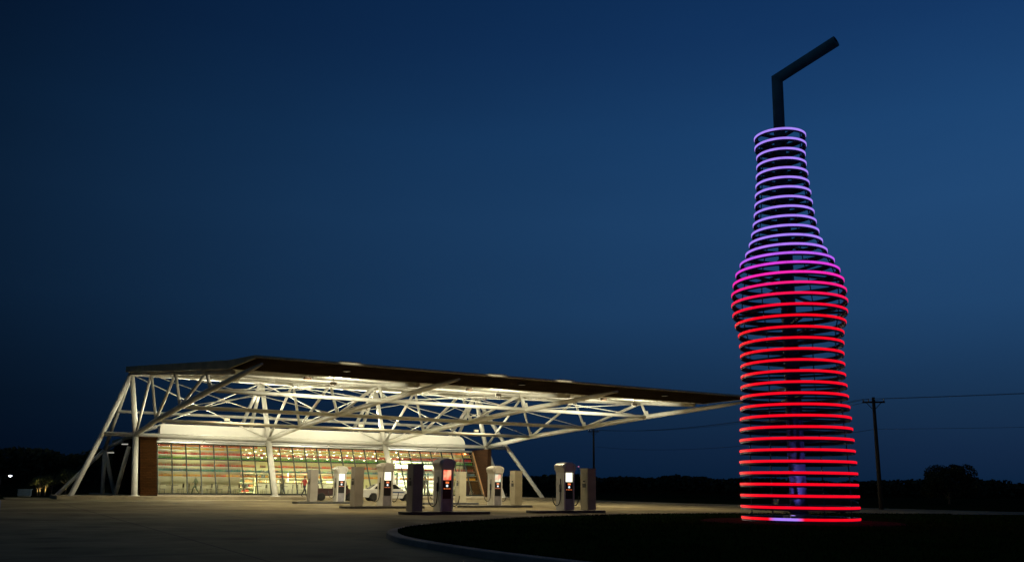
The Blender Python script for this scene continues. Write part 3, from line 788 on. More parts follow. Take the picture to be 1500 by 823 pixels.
def make_pump(loc, label, screen):
    t = thing('fuel_pump', label, 'fuel pump', loc, UA, 'fuel pumps on the islands'); t.scale = (1.16,)*3
    # body: panels front/back, two side pylons that flare to a cap. local -y faces the camera
    D = .30
    MB().box2((-.20,-D,.12), (.20,D,1.95), bev=.015).build('body', M['pumpgrey'], t)
    # each side pylon: profile in y-z (deep), flaring towards the top
    for s in (-1, 1):
        prof = [(-.33,.12),(.33,.12),(.33,1.62),(.36,1.78),(.43,1.95),(.45,2.06),(.41,2.13),(.30,2.17),(-.30,2.17),(-.41,2.13),(-.45,2.06),(-.43,1.95),(-.36,1.78),(-.33,1.62)]
        b = MB(); x0, x1 = (.203, .275) if s > 0 else (-.275, -.203)
        b.prism([(x0,y,z) for y, z in prof], (x1-x0,0,0))
        b.build('side_pylon', M['pumpwhite'], t)
    # flared cap
    prof = [(-.276,1.76),(-.32,1.90),(-.375,2.03),(-.36,2.10),(-.26,2.17),(-.1,2.215),(.1,2.215),(.26,2.17),(.36,2.10),(.375,2.03),(.32,1.90),(.276,1.76)]
    b = MB(); b.prism([(x,-.40,z) for x, z in prof], (0,.80,0))
    bmesh.ops.bevel(b.bm, geom=[e for e in b.bm.edges if abs(e.verts[0].co.y-e.verts[1].co.y) < 1e-4], offset=.05, segments=3, affect='EDGES')
    b.build('cap', M['pumpwhite'], t)
    for s in (-1, 1):
        y = s*(D+.006)
        MB().box2((-.172,y-.012,1.36), (.172,y+.004,1.76), bev=.004).build('screen', screen if s < 0 else M['screen_w'], t)
        f = MB().box2((-.188,y-.010,.62), (.188,y+.002,1.35), bev=.004).build('control_panel', M['black'], t)
        MB().box2((-.07,y-.016,1.22), (.08,y-.012,1.30)).build('price_display', M['dot_o'], f)
        MB().lathe([(.05,0),(.05,.004),(.001,.005)], 14, (.0,y-.016,1.13), axis='Y').build('card_reader_light', M['dot_w'], f)
        for q in range(4): MB().box2((-.15+q*.085,y-.016,1.0), (-.11+q*.085,y-.012,1.035)).build('grade_button', M['dot_o'], f)
        MB().box2((-.19,y-.008,.14), (.19,y+.0,.60), bev=.004).build('lower_panel', M['pumpgrey'], t)
    for s in (-1, 1):
        pts = []
        for i in range(17):
            a = math.pi*i/16
            pts.append((s*(.29+.22-.20*math.cos(a)*(1 if i < 16 else 1)), -.05, .62-.36*math.sin(a)+.12*(i/16)))
        pts = [(s*.36,-.05,1.25)] + pts + [(s*.69,-.05,1.0)] if False else [(s*.285,-.05,1.5)] + pts
        hz = MB().tube(pts, .021, 8).build('hose', M['hose'], t)
        MB().box((s*.308,-.05,1.08), (.06,.1,.34), bev=.015).build('nozzle', M['black'], t)
    return t
def make_cabinet(loc, label, m, sx=.46, sy=.58, h=1.95, reader=True):
    t = thing('service_cabinet', label, 'cabinet', loc, UA, 'tall cabinets on the fuel islands'); t.scale = (1.16,)*3
    MB().box2((-sx/2,-sy/2,.12), (sx/2,sy/2,h), bev=.012).build('body', m, t)
    MB().box2((-sx/2-.01,-sy/2-.01,h+.001), (sx/2+.01,sy/2+.01,h+.03)).build('lid', m, t)
    MB().box2((-sx/2+.03,-sy/2-.008,.55), (sx/2-.03,-sy/2+.002,h-.05), bev=.003).build('front_panel', m, t)
    if reader:
        b = MB(); b.box2((-sx/2-.03,-.12,1.12), (-sx/2-.002,.10,1.30), bev=.006); b.box2((-sx/2-.025,-.07,1.36), (-sx/2-.002,.06,1.43), bev=.005)
        b.build('reader', M['black'], t)
    return t
# islands, pumps, cabinets (u, v) from the photograph
isl = [  # u, v, length, where, pump u, cabinet u
    (10.3, 18.9, 5.0, 'far left', 11.07, 9.12), (9.35, 31.0, 5.1, 'middle left', 9.45, 7.74), (8.25, 41.3, 4.6, 'near left', 8.14, 6.66),
    (18.2, 21.7, 4.7, 'far right', 17.49, 19.18), (17.55, 29.7, 5.2, 'middle right', 17.49, 19.05), (15.75, 40.4, 4.6, 'near right', 15.67, 17.14)]
pl_ = {'far left': ('white screened fuel pump standing behind the farthest left cabinet row', M['screen_w']), 'middle left': ('fuel pump with glowing white screen in front of the white police car', M['screen_w']),
       'near left': ('fuel pump with glowing red screen, the tallest in the photo', M['screen_r']), 'far right': ('fuel pump mostly hidden behind the red screened pump', M['screen_w']),
       'middle right': ('pale screened fuel pump by the right end of the store', M['screen_p']), 'near right': ('rightmost fuel pump with bright white screen', M['screen_w'])}
cl_ = {'far left': 'grey brown cabinet farthest left beside the person in red', 'middle left': 'grey brown cabinet covering the tail of the police car', 'near left': 'dark cabinet with purple tinge left of the red screened pump',
       'far right': 'green grey cabinet just right of the red screened pump', 'middle right': 'cabinet with lit yellow side in front of the slanting end brace', 'near right': 'rightmost cabinet with lit yellow side and dark front'}
for u, v, ln, w, pu, cu in isl:
    make_island(u, v, ln, 'raised concrete fuel island with dark steel edge, %s one' % w)
    make_pump(W(pu, v+.0, G), pl_[w][0], pl_[w][1])
    make_cabinet(W(cu, v+.0, G), cl_[w], M['cab'] if 'left' in w else M['cab2'])

# ------------------------------------------------------------------ bottle sculpture
BX, BY, BZ = 11.225, 35.359, 0.0
RR = [1.054,1.053,.995,1.012,1.05,1.082,1.124,1.16,1.205,1.266,1.346,1.461,1.619,1.861,2.047,2.173,2.245,2.261,2.232,2.15,2.044,2.016,1.993,1.997,2.002,2.028,2.054,2.084,2.11,2.133,2.155,2.174,2.193,2.207,2.211,2.215,2.213,2.208]
Z0, DZ = 15.625, -.4209
bs = thing('bottle_sculpture', 'giant soda bottle sculpture of glowing violet and red rings with a bent straw', 'sculpture', (BX, BY, BZ))
def led(name, col, st): return emit(name, col, st, (.2,.2,.2))
M['led_v'] = led('led violet', (.42, .25, 1.0), 1.0)
M['led_r'] = led('led red', (1.0, .0, .010), 1.0)
def ring_col(k):
    if k < 12: return (.42-.02*(k/12), .255-.03*(k/12), 1.0), 1.0
    return {12: ((.45,.20,1.0), 1.0), 13: ((.52,.12,.95), 1.0), 14: ((.75,.05,.75), 1.0), 15: ((.95,.02,.45), 1.05), 16: ((1.0,.01,.22), 1.05), 17: ((1.0,.004,.08), 1.05), 18: ((1.0,.0,.03), 1.05)}.get(k, ((1.0,.0,.012), 1.05))
def led_mat(k):
    c, s_ = ring_col(k)
    m = led('led strip', c, s_)
    # faint seams and brightness changes between the strip modules
    nt = m.node_tree; p = nt.nodes['Principled BSDF']
    tc = nt.nodes.new('ShaderNodeTexCoord'); gr = nt.nodes.new('ShaderNodeTexGradient'); gr.gradient_type = 'RADIAL'
    nt.links.new(tc.outputs['Object'], gr.inputs[0])
    ml = nt.nodes.new('ShaderNodeMath'); ml.operation = 'MULTIPLY_ADD'; ml.inputs[1].default_value = 14; ml.inputs[2].default_value = k*.37
    nt.links.new(gr.outputs['Fac'], ml.inputs[0])
    fr = nt.nodes.new('ShaderNodeMath'); fr.operation = 'FRACT'; nt.links.new(ml.outputs[0], fr.inputs[0])
    rp = nt.nodes.new('ShaderNodeValToRGB'); rp.color_ramp.elements[0].position = .0; rp.color_ramp.elements[0].color = (.35,.35,.35,1)
    rp.color_ramp.elements[1].position = .012; rp.color_ramp.elements[1].color = (1,1,1,1)
    nt.links.new(fr.outputs[0], rp.inputs['Fac'])
    nz = nt.nodes.new('ShaderNodeTexNoise'); nz.inputs['Scale'].default_value = 2.2; nt.links.new(tc.outputs['Object'], nz.inputs['Vector'])
    m2 = nt.nodes.new('ShaderNodeMath'); m2.operation = 'MULTIPLY_ADD'; m2.inputs[1].default_value = .5; m2.inputs[2].default_value = .75; nt.links.new(nz.outputs['Fac'], m2.inputs[0])
    m3 = nt.nodes.new('ShaderNodeMath'); m3.operation = 'MULTIPLY'; nt.links.new(m2.outputs[0], m3.inputs[0]); nt.links.new(rp.outputs['Color'], m3.inputs[1])
    m4 = nt.nodes.new('ShaderNodeMath'); m4.operation = 'MULTIPLY'; m4.inputs[1].default_value = s_; nt.links.new(m3.outputs[0], m4.inputs[0])
    nt.links.new(m4.outputs[0], p.inputs['Emission Strength'])
    if k == 37:                                 # the lowest ring has one lavender stretch
        # angle window by direction towards (-.47,-.88)
        sx = nt.nodes.new('ShaderNodeVectorMath'); sx.operation = 'DOT_PRODUCT'
        nm = nt.nodes.new('ShaderNodeVectorMath'); nm.operation = 'NORMALIZE'; nt.links.new(tc.outputs['Object'], nm.inputs[0])
        nt.links.new(nm.outputs[0], sx.inputs[0]); a = R(-121); sx.inputs[1].default_value = (math.cos(a), math.sin(a), 0)
        r2 = nt.nodes.new('ShaderNodeValToRGB')
        r2.color_ramp.elements[0].position = .955; r2.color_ramp.elements[0].color = (1,.0,.01,1)
        r2.color_ramp.elements[1].position = .985; r2.color_ramp.elements[1].color = (.42,.22,1,1)
        nt.links.new(sx.outputs['Value'], r2.inputs['Fac']); nt.links.new(r2.outputs['Color'], p.inputs['Emission Color'])
    return m
rs = random.Random(8)
for k, r in enumerate(RR):
    z = Z0 + DZ*k
    h = .048
    o = MB().loop_ring([(r-.02,h), (r-.17,h-.01), (r-.17,h-.04), (r-.06,h-.05), (r-.06,-.115), (r-.02,-.115)]).build('ring', M['ringdark'], bs, (0,0,z))
    MB().loop_ring([(r,h-.012), (r-.018,h), (r-.018,-h), (r,-h+.012)]).build('led_strip', led_mat(k), o)
    b = MB(); a0 = R(20 + 13*k)
    for i in range(4 if k % 2 == 0 else 3):
        a = a0 + i*2*math.pi/(4 if k % 2 == 0 else 3)
        d = Vector((math.cos(a), math.sin(a), 0)); s_ = Vector((-d.y, d.x, 0))*.075
        p0, p1 = d*.24, d*(r-.13)
        b.hexa([p0-s_+Vector((0,0,-.05)), p1-s_+Vector((0,0,-.04)), p1+s_+Vector((0,0,-.04)), p0+s_+Vector((0,0,-.05)), p0-s_+Vector((0,0,.03)), p1-s_+Vector((0,0,.035)), p1+s_+Vector((0,0,.035)), p0+s_+Vector((0,0,.03))])
    b.build('spokes', M['ringdark'], o)
MB().tube([(-.02,0,-.02), (-.02,0,15.3)], [.34,.25], 24).build('mast', M['mast'], bs)
MB().lathe([(.62,.0), (.62,.13), (.4,.15), (.4,.2)], 24).build('footing', M['conc'], bs)
M['pad'] = mat('base gravel', (0.07, 0.035, 0.03), 0.95, var=0.4, scale=9, bump=0.6, spec=0.0)
MB().lathe([(3.9,G+.085),(3.7,G+.125),(.7,G+.13)], 64).build('gravel_pad', M['pad'], bs)
for a in range(4):                               # uprights that carry the hoops
    ang = R(45+90*a)
    MB().tube([(math.cos(ang)*(RR[37-i]-.14), math.sin(ang)*(RR[37-i]-.14), .05 + .4209*i) for i in range(38)], .022, 6).build('upright', M['ringdark'], bs)
# straw: one bent tube
pts = [(.0,0,14.6), (.0,0,17.2), (.02,0,17.86), (.05,0,17.93)]
sb = MB(); n = 20; rad = .232
A, Bp, Cp = Vector((-.01,0,14.8)), Vector((.02,0,18.30)), Vector((13.16-BX,-1.86,19.10))
d1 = (Bp-A).normalized(); d2 = (Cp-Bp).normalized(); nm = (d1+d2).normalized()
side = Vector((.30,1,0)).normalized()
rings = []
for base, plane_n, d in ((A, d1, d1), (Bp, nm, d1), (Cp, d2, d2)):
    ring = []
    dd = d1 if base is not Cp else d2
    sd = (side - dd*side.dot(dd)).normalized()
    e = sd.cross(dd)
    for i in range(n):
        t = 2*math.pi*i/n
        off = (sd*math.cos(t) + e*math.sin(t))*rad
        tt = -off.dot(plane_n)/d.dot(plane_n)
        ring.append(sb.bm.verts.new(base+off+d*tt))
    rings.append(ring)
for a, c in zip(rings, rings[1:]):
    for i in range(n): sb.bm.faces.new((a[i], a[(i+1) % n], c[(i+1) % n], c[i])).smooth = True
# hollow end
inn = [sb.bm.verts.new(Cp + (v.co-Cp)*.86) for v in rings[2]]
deep = [sb.bm.verts.new(Cp + (v.co-Cp)*.86 - d2*.5) for v in rings[2]]
for i in range(n):
    sb.bm.faces.new((rings[2][i], rings[2][(i+1) % n], inn[(i+1) % n], inn[i])); sb.bm.faces.new((inn[i], inn[(i+1) % n], deep[(i+1) % n], deep[i]))
sb.bm.faces.new(deep); sb.bm.faces.new(rings[0])
o = sb.build('straw', M['straw'], bs)
for p in o.data.polygons:
    pass
# small violet uplight at the mast foot
ul = tag(MB().lathe([(.12,.1),(.13,.26),(.10,.28)], 14).build('mast_uplight', M['alu']), 'small round uplight on the lawn at the bottle mast foot', 'lamp'); ul.location = (BX-.5, BY-.75, G+.08)
MB().lathe([(.095,.285),(.001,.288)], 14).build('lens', emit('violet lens', (.45,.3,1.0), 3.0), ul)
d = bpy.data.lights.new('uplight_beam', 'SPOT'); d.energy = 120; d.color = (.35,.28,1.0); d.spot_size = R(75); d.spot_blend = .8; d.shadow_soft_size = .25
o = bpy.data.objects.new('uplight_beam', d); COL.objects.link(o); o.location = (BX-.5, BY-.75, .20); o.rotation_euler = (Vector((.34,.5,3.2))).to_track_quat('-Z','Y').to_euler()

# ------------------------------------------------------------------ vehicles
def make_wheel(parent, x, y, r=.32, w=.2):
    s = 1 if y > 0 else -1
    t = MB().lathe([(r*.62,-w/2),(r*.93,-w/2),(r,-w*.32),(r,w*.32),(r*.93,w/2),(r*.62,w/2)], 24, axis='Y').build('wheel', M['rubber'], parent, (x,y,r))
    b = MB().lathe([(r*.63,-w*.36),(r*.2,-w*.30),(.001,-w*.30)] if s < 0 else [(.001,w*.30),(r*.2,w*.30),(r*.63,w*.36)], 20, axis='Y')
    b.build('rim', M['chrome'], t)
def make_sedan(loc, rz, label, paint, stripe, sc=1.0):
    t = thing('parked_car', label, 'car', loc, rz); t.scale = (sc,)*3
    # side profile, x forward
    low = [(-2.42,.34),(-2.45,.60),(-2.40,.86),(-1.75,.95),(-.95,.93),(.85,.90),(1.7,.84),(2.25,.74),(2.42,.55),(2.40,.32),(1.78,.26)]
    arch_f = [(1.44+.38*math.cos(a), .30+.38*math.sin(a)) for a in [R(10+20*i) for i in range(9)]]
    arch_r = [(-1.42+.38*math.cos(a), .30+.38*math.sin(a)) for a in [R(10+20*i) for i in range(9)]]
    prof = low + arch_f + [(1.0,.24),(-1.0,.24)] + arch_r + [(-1.85,.28)]
    b = MB()
    cols = []
    for y in (-.90, -.84, .84, .90):
        k = 1.0 if abs(y) < .88 else .965
        cols.append([b.bm.verts.new((x*(1 if abs(y) < .88 else .985), y, .55+(z-.55)*k)) for x, z in prof])
    n = len(prof)
    for A, C in zip(cols, cols[1:]):
        for i in range(n): b.bm.faces.new((A[i], A[(i+1) % n], C[(i+1) % n], C[i]))
    b.bm.faces.new(cols[0][::-1]); b.bm.faces.new(cols[-1])
    b.build('body', paint, t)
    # greenhouse
    cab = [(-1.78,.94),(-1.15,1.36),(-.75,1.44),(.15,1.44),(.45,1.38),(1.05,.90)]
    b = MB(); A = [b.bm.verts.new((x,-.80 if z < 1 else -.62,z)) for x, z in cab]; C = [b.bm.verts.new((x,.80 if z < 1 else .62,z)) for x, z in cab]
    n = len(cab)
    b.bm.faces.new(A[::-1]); b.bm.faces.new(C)
    for i in range(n): b.bm.faces.new((A[i], A[(i+1) % n], C[(i+1) % n], C[i]))
    b.build('cabin', paint, t)
    def sidew(x0, x1, x2, x3, s):
        y0, y1 = s*.795, s*.66
        z0, z1 = .99, 1.33
        MB().hexa([(x0,y0-.01*s,z0),(x1,y0-.01*s,z0),(x1,y0+.006*s,z0),(x0,y0+.006*s,z0),(x2,y1-.01*s,z1),(x3,y1-.01*s,z1),(x3,y1+.008*s,z1),(x2,y1+.008*s,z1)]).build('side_window', M['glassdark'], t)
    for s in (-1, 1):
        sidew(-.62,.12,-.60,.10,s); sidew(.20,.82,.18,.42,s); sidew(-1.35,-1.05,-1.0,-.95,s)
    MB().hexa([(.50,-.58,1.35),(.50,.58,1.35),(.49,.58,1.34),(.49,-.58,1.34),(1.02,-.72,.925),(1.02,.72,.925),(1.0,.72,.915),(1.0,-.72,.915)]).build('windshield', M['glassdark'], t)
    MB().hexa([(-1.22,-.56,1.335),(-1.22,.56,1.335),(-1.20,.56,1.33),(-1.20,-.56,1.33),(-1.74,-.68,.985),(-1.74,.68,.985),(-1.71,.68,.975),(-1.71,-.68,.975)]).build('rear_window', M['glassdark'], t)
    for x in (1.44, -1.42):
        for y in (-.80, .80): make_wheel(t, x, y)
    for y in (-.66, .66):
        MB().box((2.37,y,.62), (.08,.30,.13), bev=.02).build('headlight', M['lampglass'], t)
        MB().box((-2.41,y,.70), (.06,.34,.13), bev=.02).build('taillight', M['redlens'], t)
    for s in (-1, 1):
        MB().box((.0,s*.915,.50), (1.95,.02,.02)).build('door_line', M['black'], t)
        MB().box((.95,s*.91,.93), (.16,.12,.10), bev=.03).build('mirror', paint, t)
        if stripe:
            MB().hexa([(-.95,s*.905,.68),(1.28,s*.905,.66),(1.28,s*.909,.66),(-.95,s*.909,.68),(-.8,s*.905,.80),(1.0,s*.905,.77),(1.0,s*.909,.77),(-.8,s*.909,.80)]).build('stripe', M['blue'], t)
    MB().box((2.44,0,.42), (.06,1.3,.12), bev=.02).build('bumper', M['black'], t)
    if stripe:
        MB().box((-.1,0,1.50), (.24,1.0,.10), bev=.03).build('light_bar', M['lampglass'], t)
    return t
carp = W(18.35, 10.4)
make_sedan((carp.x, carp.y, G), UA - R(10), 'white police style sedan with a blue side stripe parked before the store', M['carwhite'], True, 1.0)
make_sedan((18.3, 54.6, G), R(-8), 'dark sedan seen through the lowest red rings of the bottle', M['cardark'], False, .95)
# small dark red utility truck
tp_ = W(14.3, 8.4)
tr = thing('utility_truck', 'small dark red utility truck with an open bed behind the farthest left pump', 'truck', (tp_.x, tp_.y, G), UA - R(8))
b = MB()
b.box2((-1.6,-.7,.38), (.35,.7,.46)); b.box2((-1.6,-.72,.463), (.3,-.66,.98)); b.box2((-1.6,.66,.463), (.3,.72,.98)); b.box2((-1.66,-.72,.463), (-1.603,.72,.98)); b.box2((.303,-.72,.463), (.36,.72,1.0))
b.build('bed', M['truckred'], tr)
b = MB()
b.prism([(.38,-.7,.36),(1.75,-.7,.36),(1.80,-.7,.62),(1.72,-.7,.88),(1.15,-.7,.95),(.85,-.7,1.50),(.72,-.7,1.56),(.40,-.7,1.56)], (0,1.4,0)); b.build('cab', M['truckred'], tr)
for s in (-1, 1):
    MB().hexa([(.45,s*.702,1.0),(1.05,s*.702,1.0),(1.05,s*.712,1.0),(.45,s*.712,1.0),(.45,s*.702,1.48),(.78,s*.702,1.48),(.78,s*.712,1.48),(.45,s*.712,1.48)]).build('side_window', M['glassdark'], tr)
MB().hexa([(1.165,-.6,.98),(1.165,.6,.98),(1.145,.6,.98),(1.145,-.6,.98),(.885,-.6,1.48),(.885,.6,1.48),(.865,.6,1.48),(.865,-.6,1.48)]).build('windshield', M['glassdark'], tr)
for x in (-1.05, 1.25):
    for y in (-.66, .66): make_wheel(tr, x, y, .32, .2)
b = MB(); b.box((0,0,.14), (.5,.42,.28), bev=.06)
o = tag(b.build('white_sack', M['panelwhite']), 'white sack lying in the bed of the red truck', 'sack'); q = W(13.75, 8.4, .27); o.location = q
# filler things round it
tag_p = W(15.35, 10.2)
sg = thing('sign_post', 'dark post with a blank square yellow green sign near the truck', 'sign', (tag_p.x, tag_p.y, G), UA)
MB().tube([(0,0,0),(0,0,1.75)], .05, 10).build('post', M['black'], sg)
MB().box((.06,-.06,1.48), (.40,.02,.40), bev=.006).build('sign_panel', M['signyellow'], sg)

# ------------------------------------------------------------------ people
def make_person(loc, rz, label, top, trousers, pose='stand', h=1.72):
    s = h/1.75
    J = {}
    def v(x, y, z): return Vector((x*s, y*s, z*s))   # faces +x
    st_ = 0.28 if pose == 'walk' else .03
    nodes = {'pelvis': (v(0,0,.95), .135), 'waist': (v(0,0,1.08), .125), 'chest': (v(.015,0,1.28), .15), 'neckb': (v(.0,0,1.44), .085), 'neck': (v(.012,0,1.51), .055), 'head': (v(.03,0,1.62), .088), 'crown': (v(.02,0,1.70), .075)}
    edges = [('pelvis','waist'),('waist','chest'),('chest','neckb'),('neckb','neck'),('neck','head'),('head','crown')]
    for side, sg_ in (('l',1),('r',-1)):
        sw = st_*sg_
        nodes['hip'+side] = (v(.0,.09*sg_,.90), .105); nodes['knee'+side] = (v(.05+sw*.6,.1*sg_,.50), .066)
        back = -.12 if (pose == 'walk' and sw < 0) else 0
        nodes['ank'+side] = (v(sw*1.1+back*.6,.1*sg_,.09+(.05 if back else 0)), .045); nodes['toe'+side] = (v(sw*1.1+back*.6+.17,.115*sg_,.035+(.0 if back else 0)), .035)
        nodes['sh'+side] = (v(.0,.19*sg_,1.40), .068)
        nodes['elb'+side] = (v(-.02-sw*.5,.25*sg_,1.13), .046); nodes['wr'+side] = (v(.08-sw*.8,.24*sg_,.90), .032)
        nodes['palm'+side] = (v(.10-sw*.85,.235*sg_,.83), .03)
        for f in range(4):
            nodes['f%d%s' % (f, side)] = (v(.085+.02*f-sw*.85,.23*sg_,.745+.008*abs(f-1.5)), .0095)
            edges.append(('palm'+side, 'f%d%s' % (f, side)))
        nodes['th'+side] = (v(.15-sw*.85,.22*sg_,.80), .011); edges.append(('palm'+side,'th'+side))
        edges += [('pelvis','hip'+side),('hip'+side,'knee'+side),('knee'+side,'ank'+side),('ank'+side,'toe'+side),('neckb','sh'+side),('sh'+side,'elb'+side),('elb'+side,'wr'+side),('wr'+side,'palm'+side)]
    names = list(nodes)
    me = bpy.data.meshes.new('person'); me.from_pydata([nodes[n_][0] for n_ in names], [(names.index(a), names.index(c)) for a, c in edges], [])
    o = bpy.data.objects.new('person', me); COL.objects.link(o)
    sk = o.modifiers.new('skin', 'SKIN'); sb_ = o.modifiers.new('sub', 'SUBSURF'); sb_.levels = 2; sb_.render_levels = 2
    for i, n_ in enumerate(names):
        r = nodes[n_][1]*s; d_ = me.skin_vertices[0].data[i]
        d_.radius = (r, r*(1.25 if n_ in ('chest','waist','pelvis') else 1.0)); d_.use_root = (n_ == 'pelvis')
    dg = bpy.context.evaluated_depsgraph_get(); dg.update()
    nm = bpy.data.meshes.new_from_object(o.evaluated_get(dg)); nm.name = 'person'
    o.modifiers.clear(); o.data = nm
    nm.materials.clear()
    for m_ in (M['skin'], top, trousers, M['darkcloth']): nm.materials.append(m_)
    for p in nm.polygons:
        z = p.center.z/s; y = abs(p.center.y)/s; p.use_smooth = True
        if z > 1.49: p.material_index = 0
        elif z > .98 and not (y > .2 and z < 1.0): p.material_index = 1
        elif y > .2 and z > .7: p.material_index = 0
        elif z > .11: p.material_index = 2
        else: p.material_index = 3
    o.location = loc; o.rotation_euler = (0,0,rz)
    tag(o, label, 'person')
    # hair cap and face details
    hb = MB(); c = v(.015,0,1.665)
    for i, (rr, zz) in enumerate(((.098,-.05),(.106,.0),(.098,.05),(.065,.088),(.001,.102))): pass
    hb.lathe([(.096*s,-.05*s),(.104*s,0),(.096*s,.05*s),(.062*s,.085*s),(.001,.1*s)], 14, c - Vector((.014*s,0,0)))
    hb.build('hair', M['hair'], o)
    fb = MB(); fb.box(v(.125,0,1.62), (.03*s,.022*s,.04*s), bev=.006*s); fb.build('nose', M['skin'], o)
    eb = MB(); eb.box(v(.112,.034,1.648), (.012*s,.02*s,.01*s)); eb.box(v(.112,-.034,1.648), (.012*s,.02*s,.01*s)); eb.build('eyes', M['hair'], o)
    mbh = MB(); mbh.box(v(.113,0,1.575), (.01*s,.045*s,.008*s)); mbh.build('mouth', M['redshirt'], o)
    return o
p = W(13.17, 4.4); make_person((p.x, p.y, .035), UA+R(20), 'person in a red shirt and dark trousers walking beside the farthest left cabinet', M['redshirt'], M['darkcloth'], 'walk')
p = W(5.3, -1.0); make_person((p.x, p.y, ZF), UA+R(180), 'person in dark green striding past the tables at the left end of the store', M['sagecloth'], M['greencloth'], 'walk', 1.6)
p = W(12.5, .1); make_person((p.x, p.y, ZF), UA+R(-90), 'person in pale clothing standing inside the glass right of the second post', M['sandcloth'], M['jeans'], 'stand', 1.68)
p = W(26.3, .3); make_person((p.x, p.y, ZF), UA+R(-40), 'person in dark clothing standing inside the glass before the lit coolers', M['darkcloth'], M['jeans'], 'stand', 1.75)

# ------------------------------------------------------------------ utility poles and cables
def pole(loc, h, label, arm_rz, double=True):
    t = thing('utility_pole', label, 'utility pole', loc, arm_rz)
    MB().tube([(0,0,-.6),(0,0,h)], [.17,.11], 12).build('pole', M['wood'], t)
    MB().box((0,0,h-.35), (1.55,.1,.12)).build('crossarm', M['wood'], t)
    b = MB(); b.tube([(-.5,0,h-.4),(0,.06,h-.95)], .025, 6).tube([(.5,0,h-.4),(0,.06,h-.95)], .025, 6); b.build('arm_brace', M['wood'], t)
    for x in (-.7,-.35,.7): MB().lathe([(.03,0),(.05,.05),(.035,.1),(.05,.13),(.01,.18)], 10, (x,0,h-.29)).build('insulator', M['panelwhite'], t)
    return t
P1 = Vector((26.45,65,G)); P2 = Vector((11.1,120,G)); H1, H2 = 7.95, 8.9
P0_ = Vector((36, 6, 0)); P0_ = P1 + (P1-P2)*.62 + Vector((26,0,0))
pole(P1, H1, 'nearer wooden utility pole with crossarm right of the bottle', R(-12))
pole(P2, H2, 'distant wooden utility pole under the canopy tip', R(-12))
P3 = P2 + Vector((-40, 60, 0)); 
pole(P0_ , 8.0, 'utility pole carrying the cables beyond the right edge', R(-20))
def cable(a, c, sag, r, label):
    pts = [a.lerp(c, i/16) - Vector((0,0,sag*4*(i/16)*(1-i/16))) for i in range(17)]
    tag(MB().tube(pts, r, 5).build('power_cable', M['wire']), label, 'cable', 'power cables')
for x, z, wd in ((-.7,-.12,'left crossarm ends'), (-.35,-.12,'inner insulators'), (.7,-.12,'right crossarm ends'), (0,-2.3,'lower pole middles')):
    off = Vector((x*.98, -x*.2, 0))
    cable(P1+off+Vector((0,0,H1+z)), P2+off+Vector((0,0,H2+z)), .9, .014, 'thin cable between the two utility poles at %s' % wd)
    cable(P1+off+Vector((0,0,H1+z)), P0_+off+Vector((0,0,8.0+z)), .35, .010, 'thin cable from nearer pole to right edge at %s' % wd)

# ------------------------------------------------------------------ trees
def leaf_cloud(b, rg, c, rad, n, size, squash=(1,1,1), lobes=9):
    cs = [(Vector((0,0,0)), .72)]
    for i in range(lobes):
        a = rg.uniform(0, 6.283); e = rg.uniform(-.5, 1.0)
        d = Vector((math.cos(a)*math.cos(e), math.sin(a)*math.cos(e), math.sin(e)))*rg.uniform(.5,.8)
        cs.append((d, rg.uniform(.28,.46)))
    for i in range(n):
        q, r = rg.choice(cs)
        while True:
            p = Vector((rg.uniform(-1,1), rg.uniform(-1,1), rg.uniform(-1,1)))
            if .25 < p.length < 1: break
        p = (q + p*r)
        p = Vector((p.x*squash[0], p.y*squash[1], p.z*squash[2]))*rad + c
        if noise.noise(p*1.6/rad*2) < -.28: continue
        d = Vector((rg.uniform(-1,1), rg.uniform(-1,1), rg.uniform(-1,1))).normalized(); e = d.orthogonal().normalized()
        f = d.cross(e); s = size*rg.uniform(.6,1.4)
        b.bm.faces.new([b.bm.verts.new(p+e*s), b.bm.verts.new(p+f*s*.5), b.bm.verts.new(p-e*s), b.bm.verts.new(p-f*s*.5)])
def make_tree(loc, h, rad, label, seed, trunk_h, n=2600, size=.10, leaf='leaf', squash=(1,1,.75), group=None):
    rg = random.Random(seed)
    t = thing('tree', label, 'tree', loc, rg.uniform(0,6), group)
    b = MB()
    tr_ = [Vector((0,0,-.2)), Vector((rg.uniform(-.05,.05),rg.uniform(-.05,.05),trunk_h*.6)), Vector((rg.uniform(-.1,.1),rg.uniform(-.1,.1),trunk_h)), Vector((rg.uniform(-.2,.2),rg.uniform(-.2,.2),h*.75))]
    b.tube(tr_, [h*.035, h*.026, h*.022, h*.008], 10)
    for i in range(7):
        a = rg.uniform(0,6.283); p0 = tr_[2].lerp(tr_[3], rg.uniform(-.1,.6)); d = Vector((math.cos(a), math.sin(a), rg.uniform(.35,.9)))
        b.tube([p0, p0+d*rad*.4, p0+d*rad*.75+Vector((0,0,.1))], [h*.013, h*.009, h*.003], 7)
    b.build('trunk', M['bark'], t)
    b = MB(); leaf_cloud(b, rg, Vector((0,0,h-rad*squash[2]*.95)), rad, n, size, squash); b.build('crown', M[leaf], t, fix=False)
    return t
make_tree((46.3, 96, G-.04), 4.5, 3.05, 'dark round lone tree in the field right of the bottle', 21, .8, 17000, .11, 'leafdark', (1,1,.80))
lit = [(57.5, 716, 112, 2.6), (60.5, 715, 110, 2.9), (67.5, 714, 109, 3.0), (74, 716, 112, 2.7), (91.5, 712, 108, 3.5)]
names5 = ['leftmost small tree lit from below beyond the left end brace', 'second small uplit tree from the left beyond the end brace', 'middle small uplit tree with the brightest trunk beyond the end brace', 'small dim tree between the uplit ones beyond the end brace', 'tallest small uplit tree nearest the left end brace']
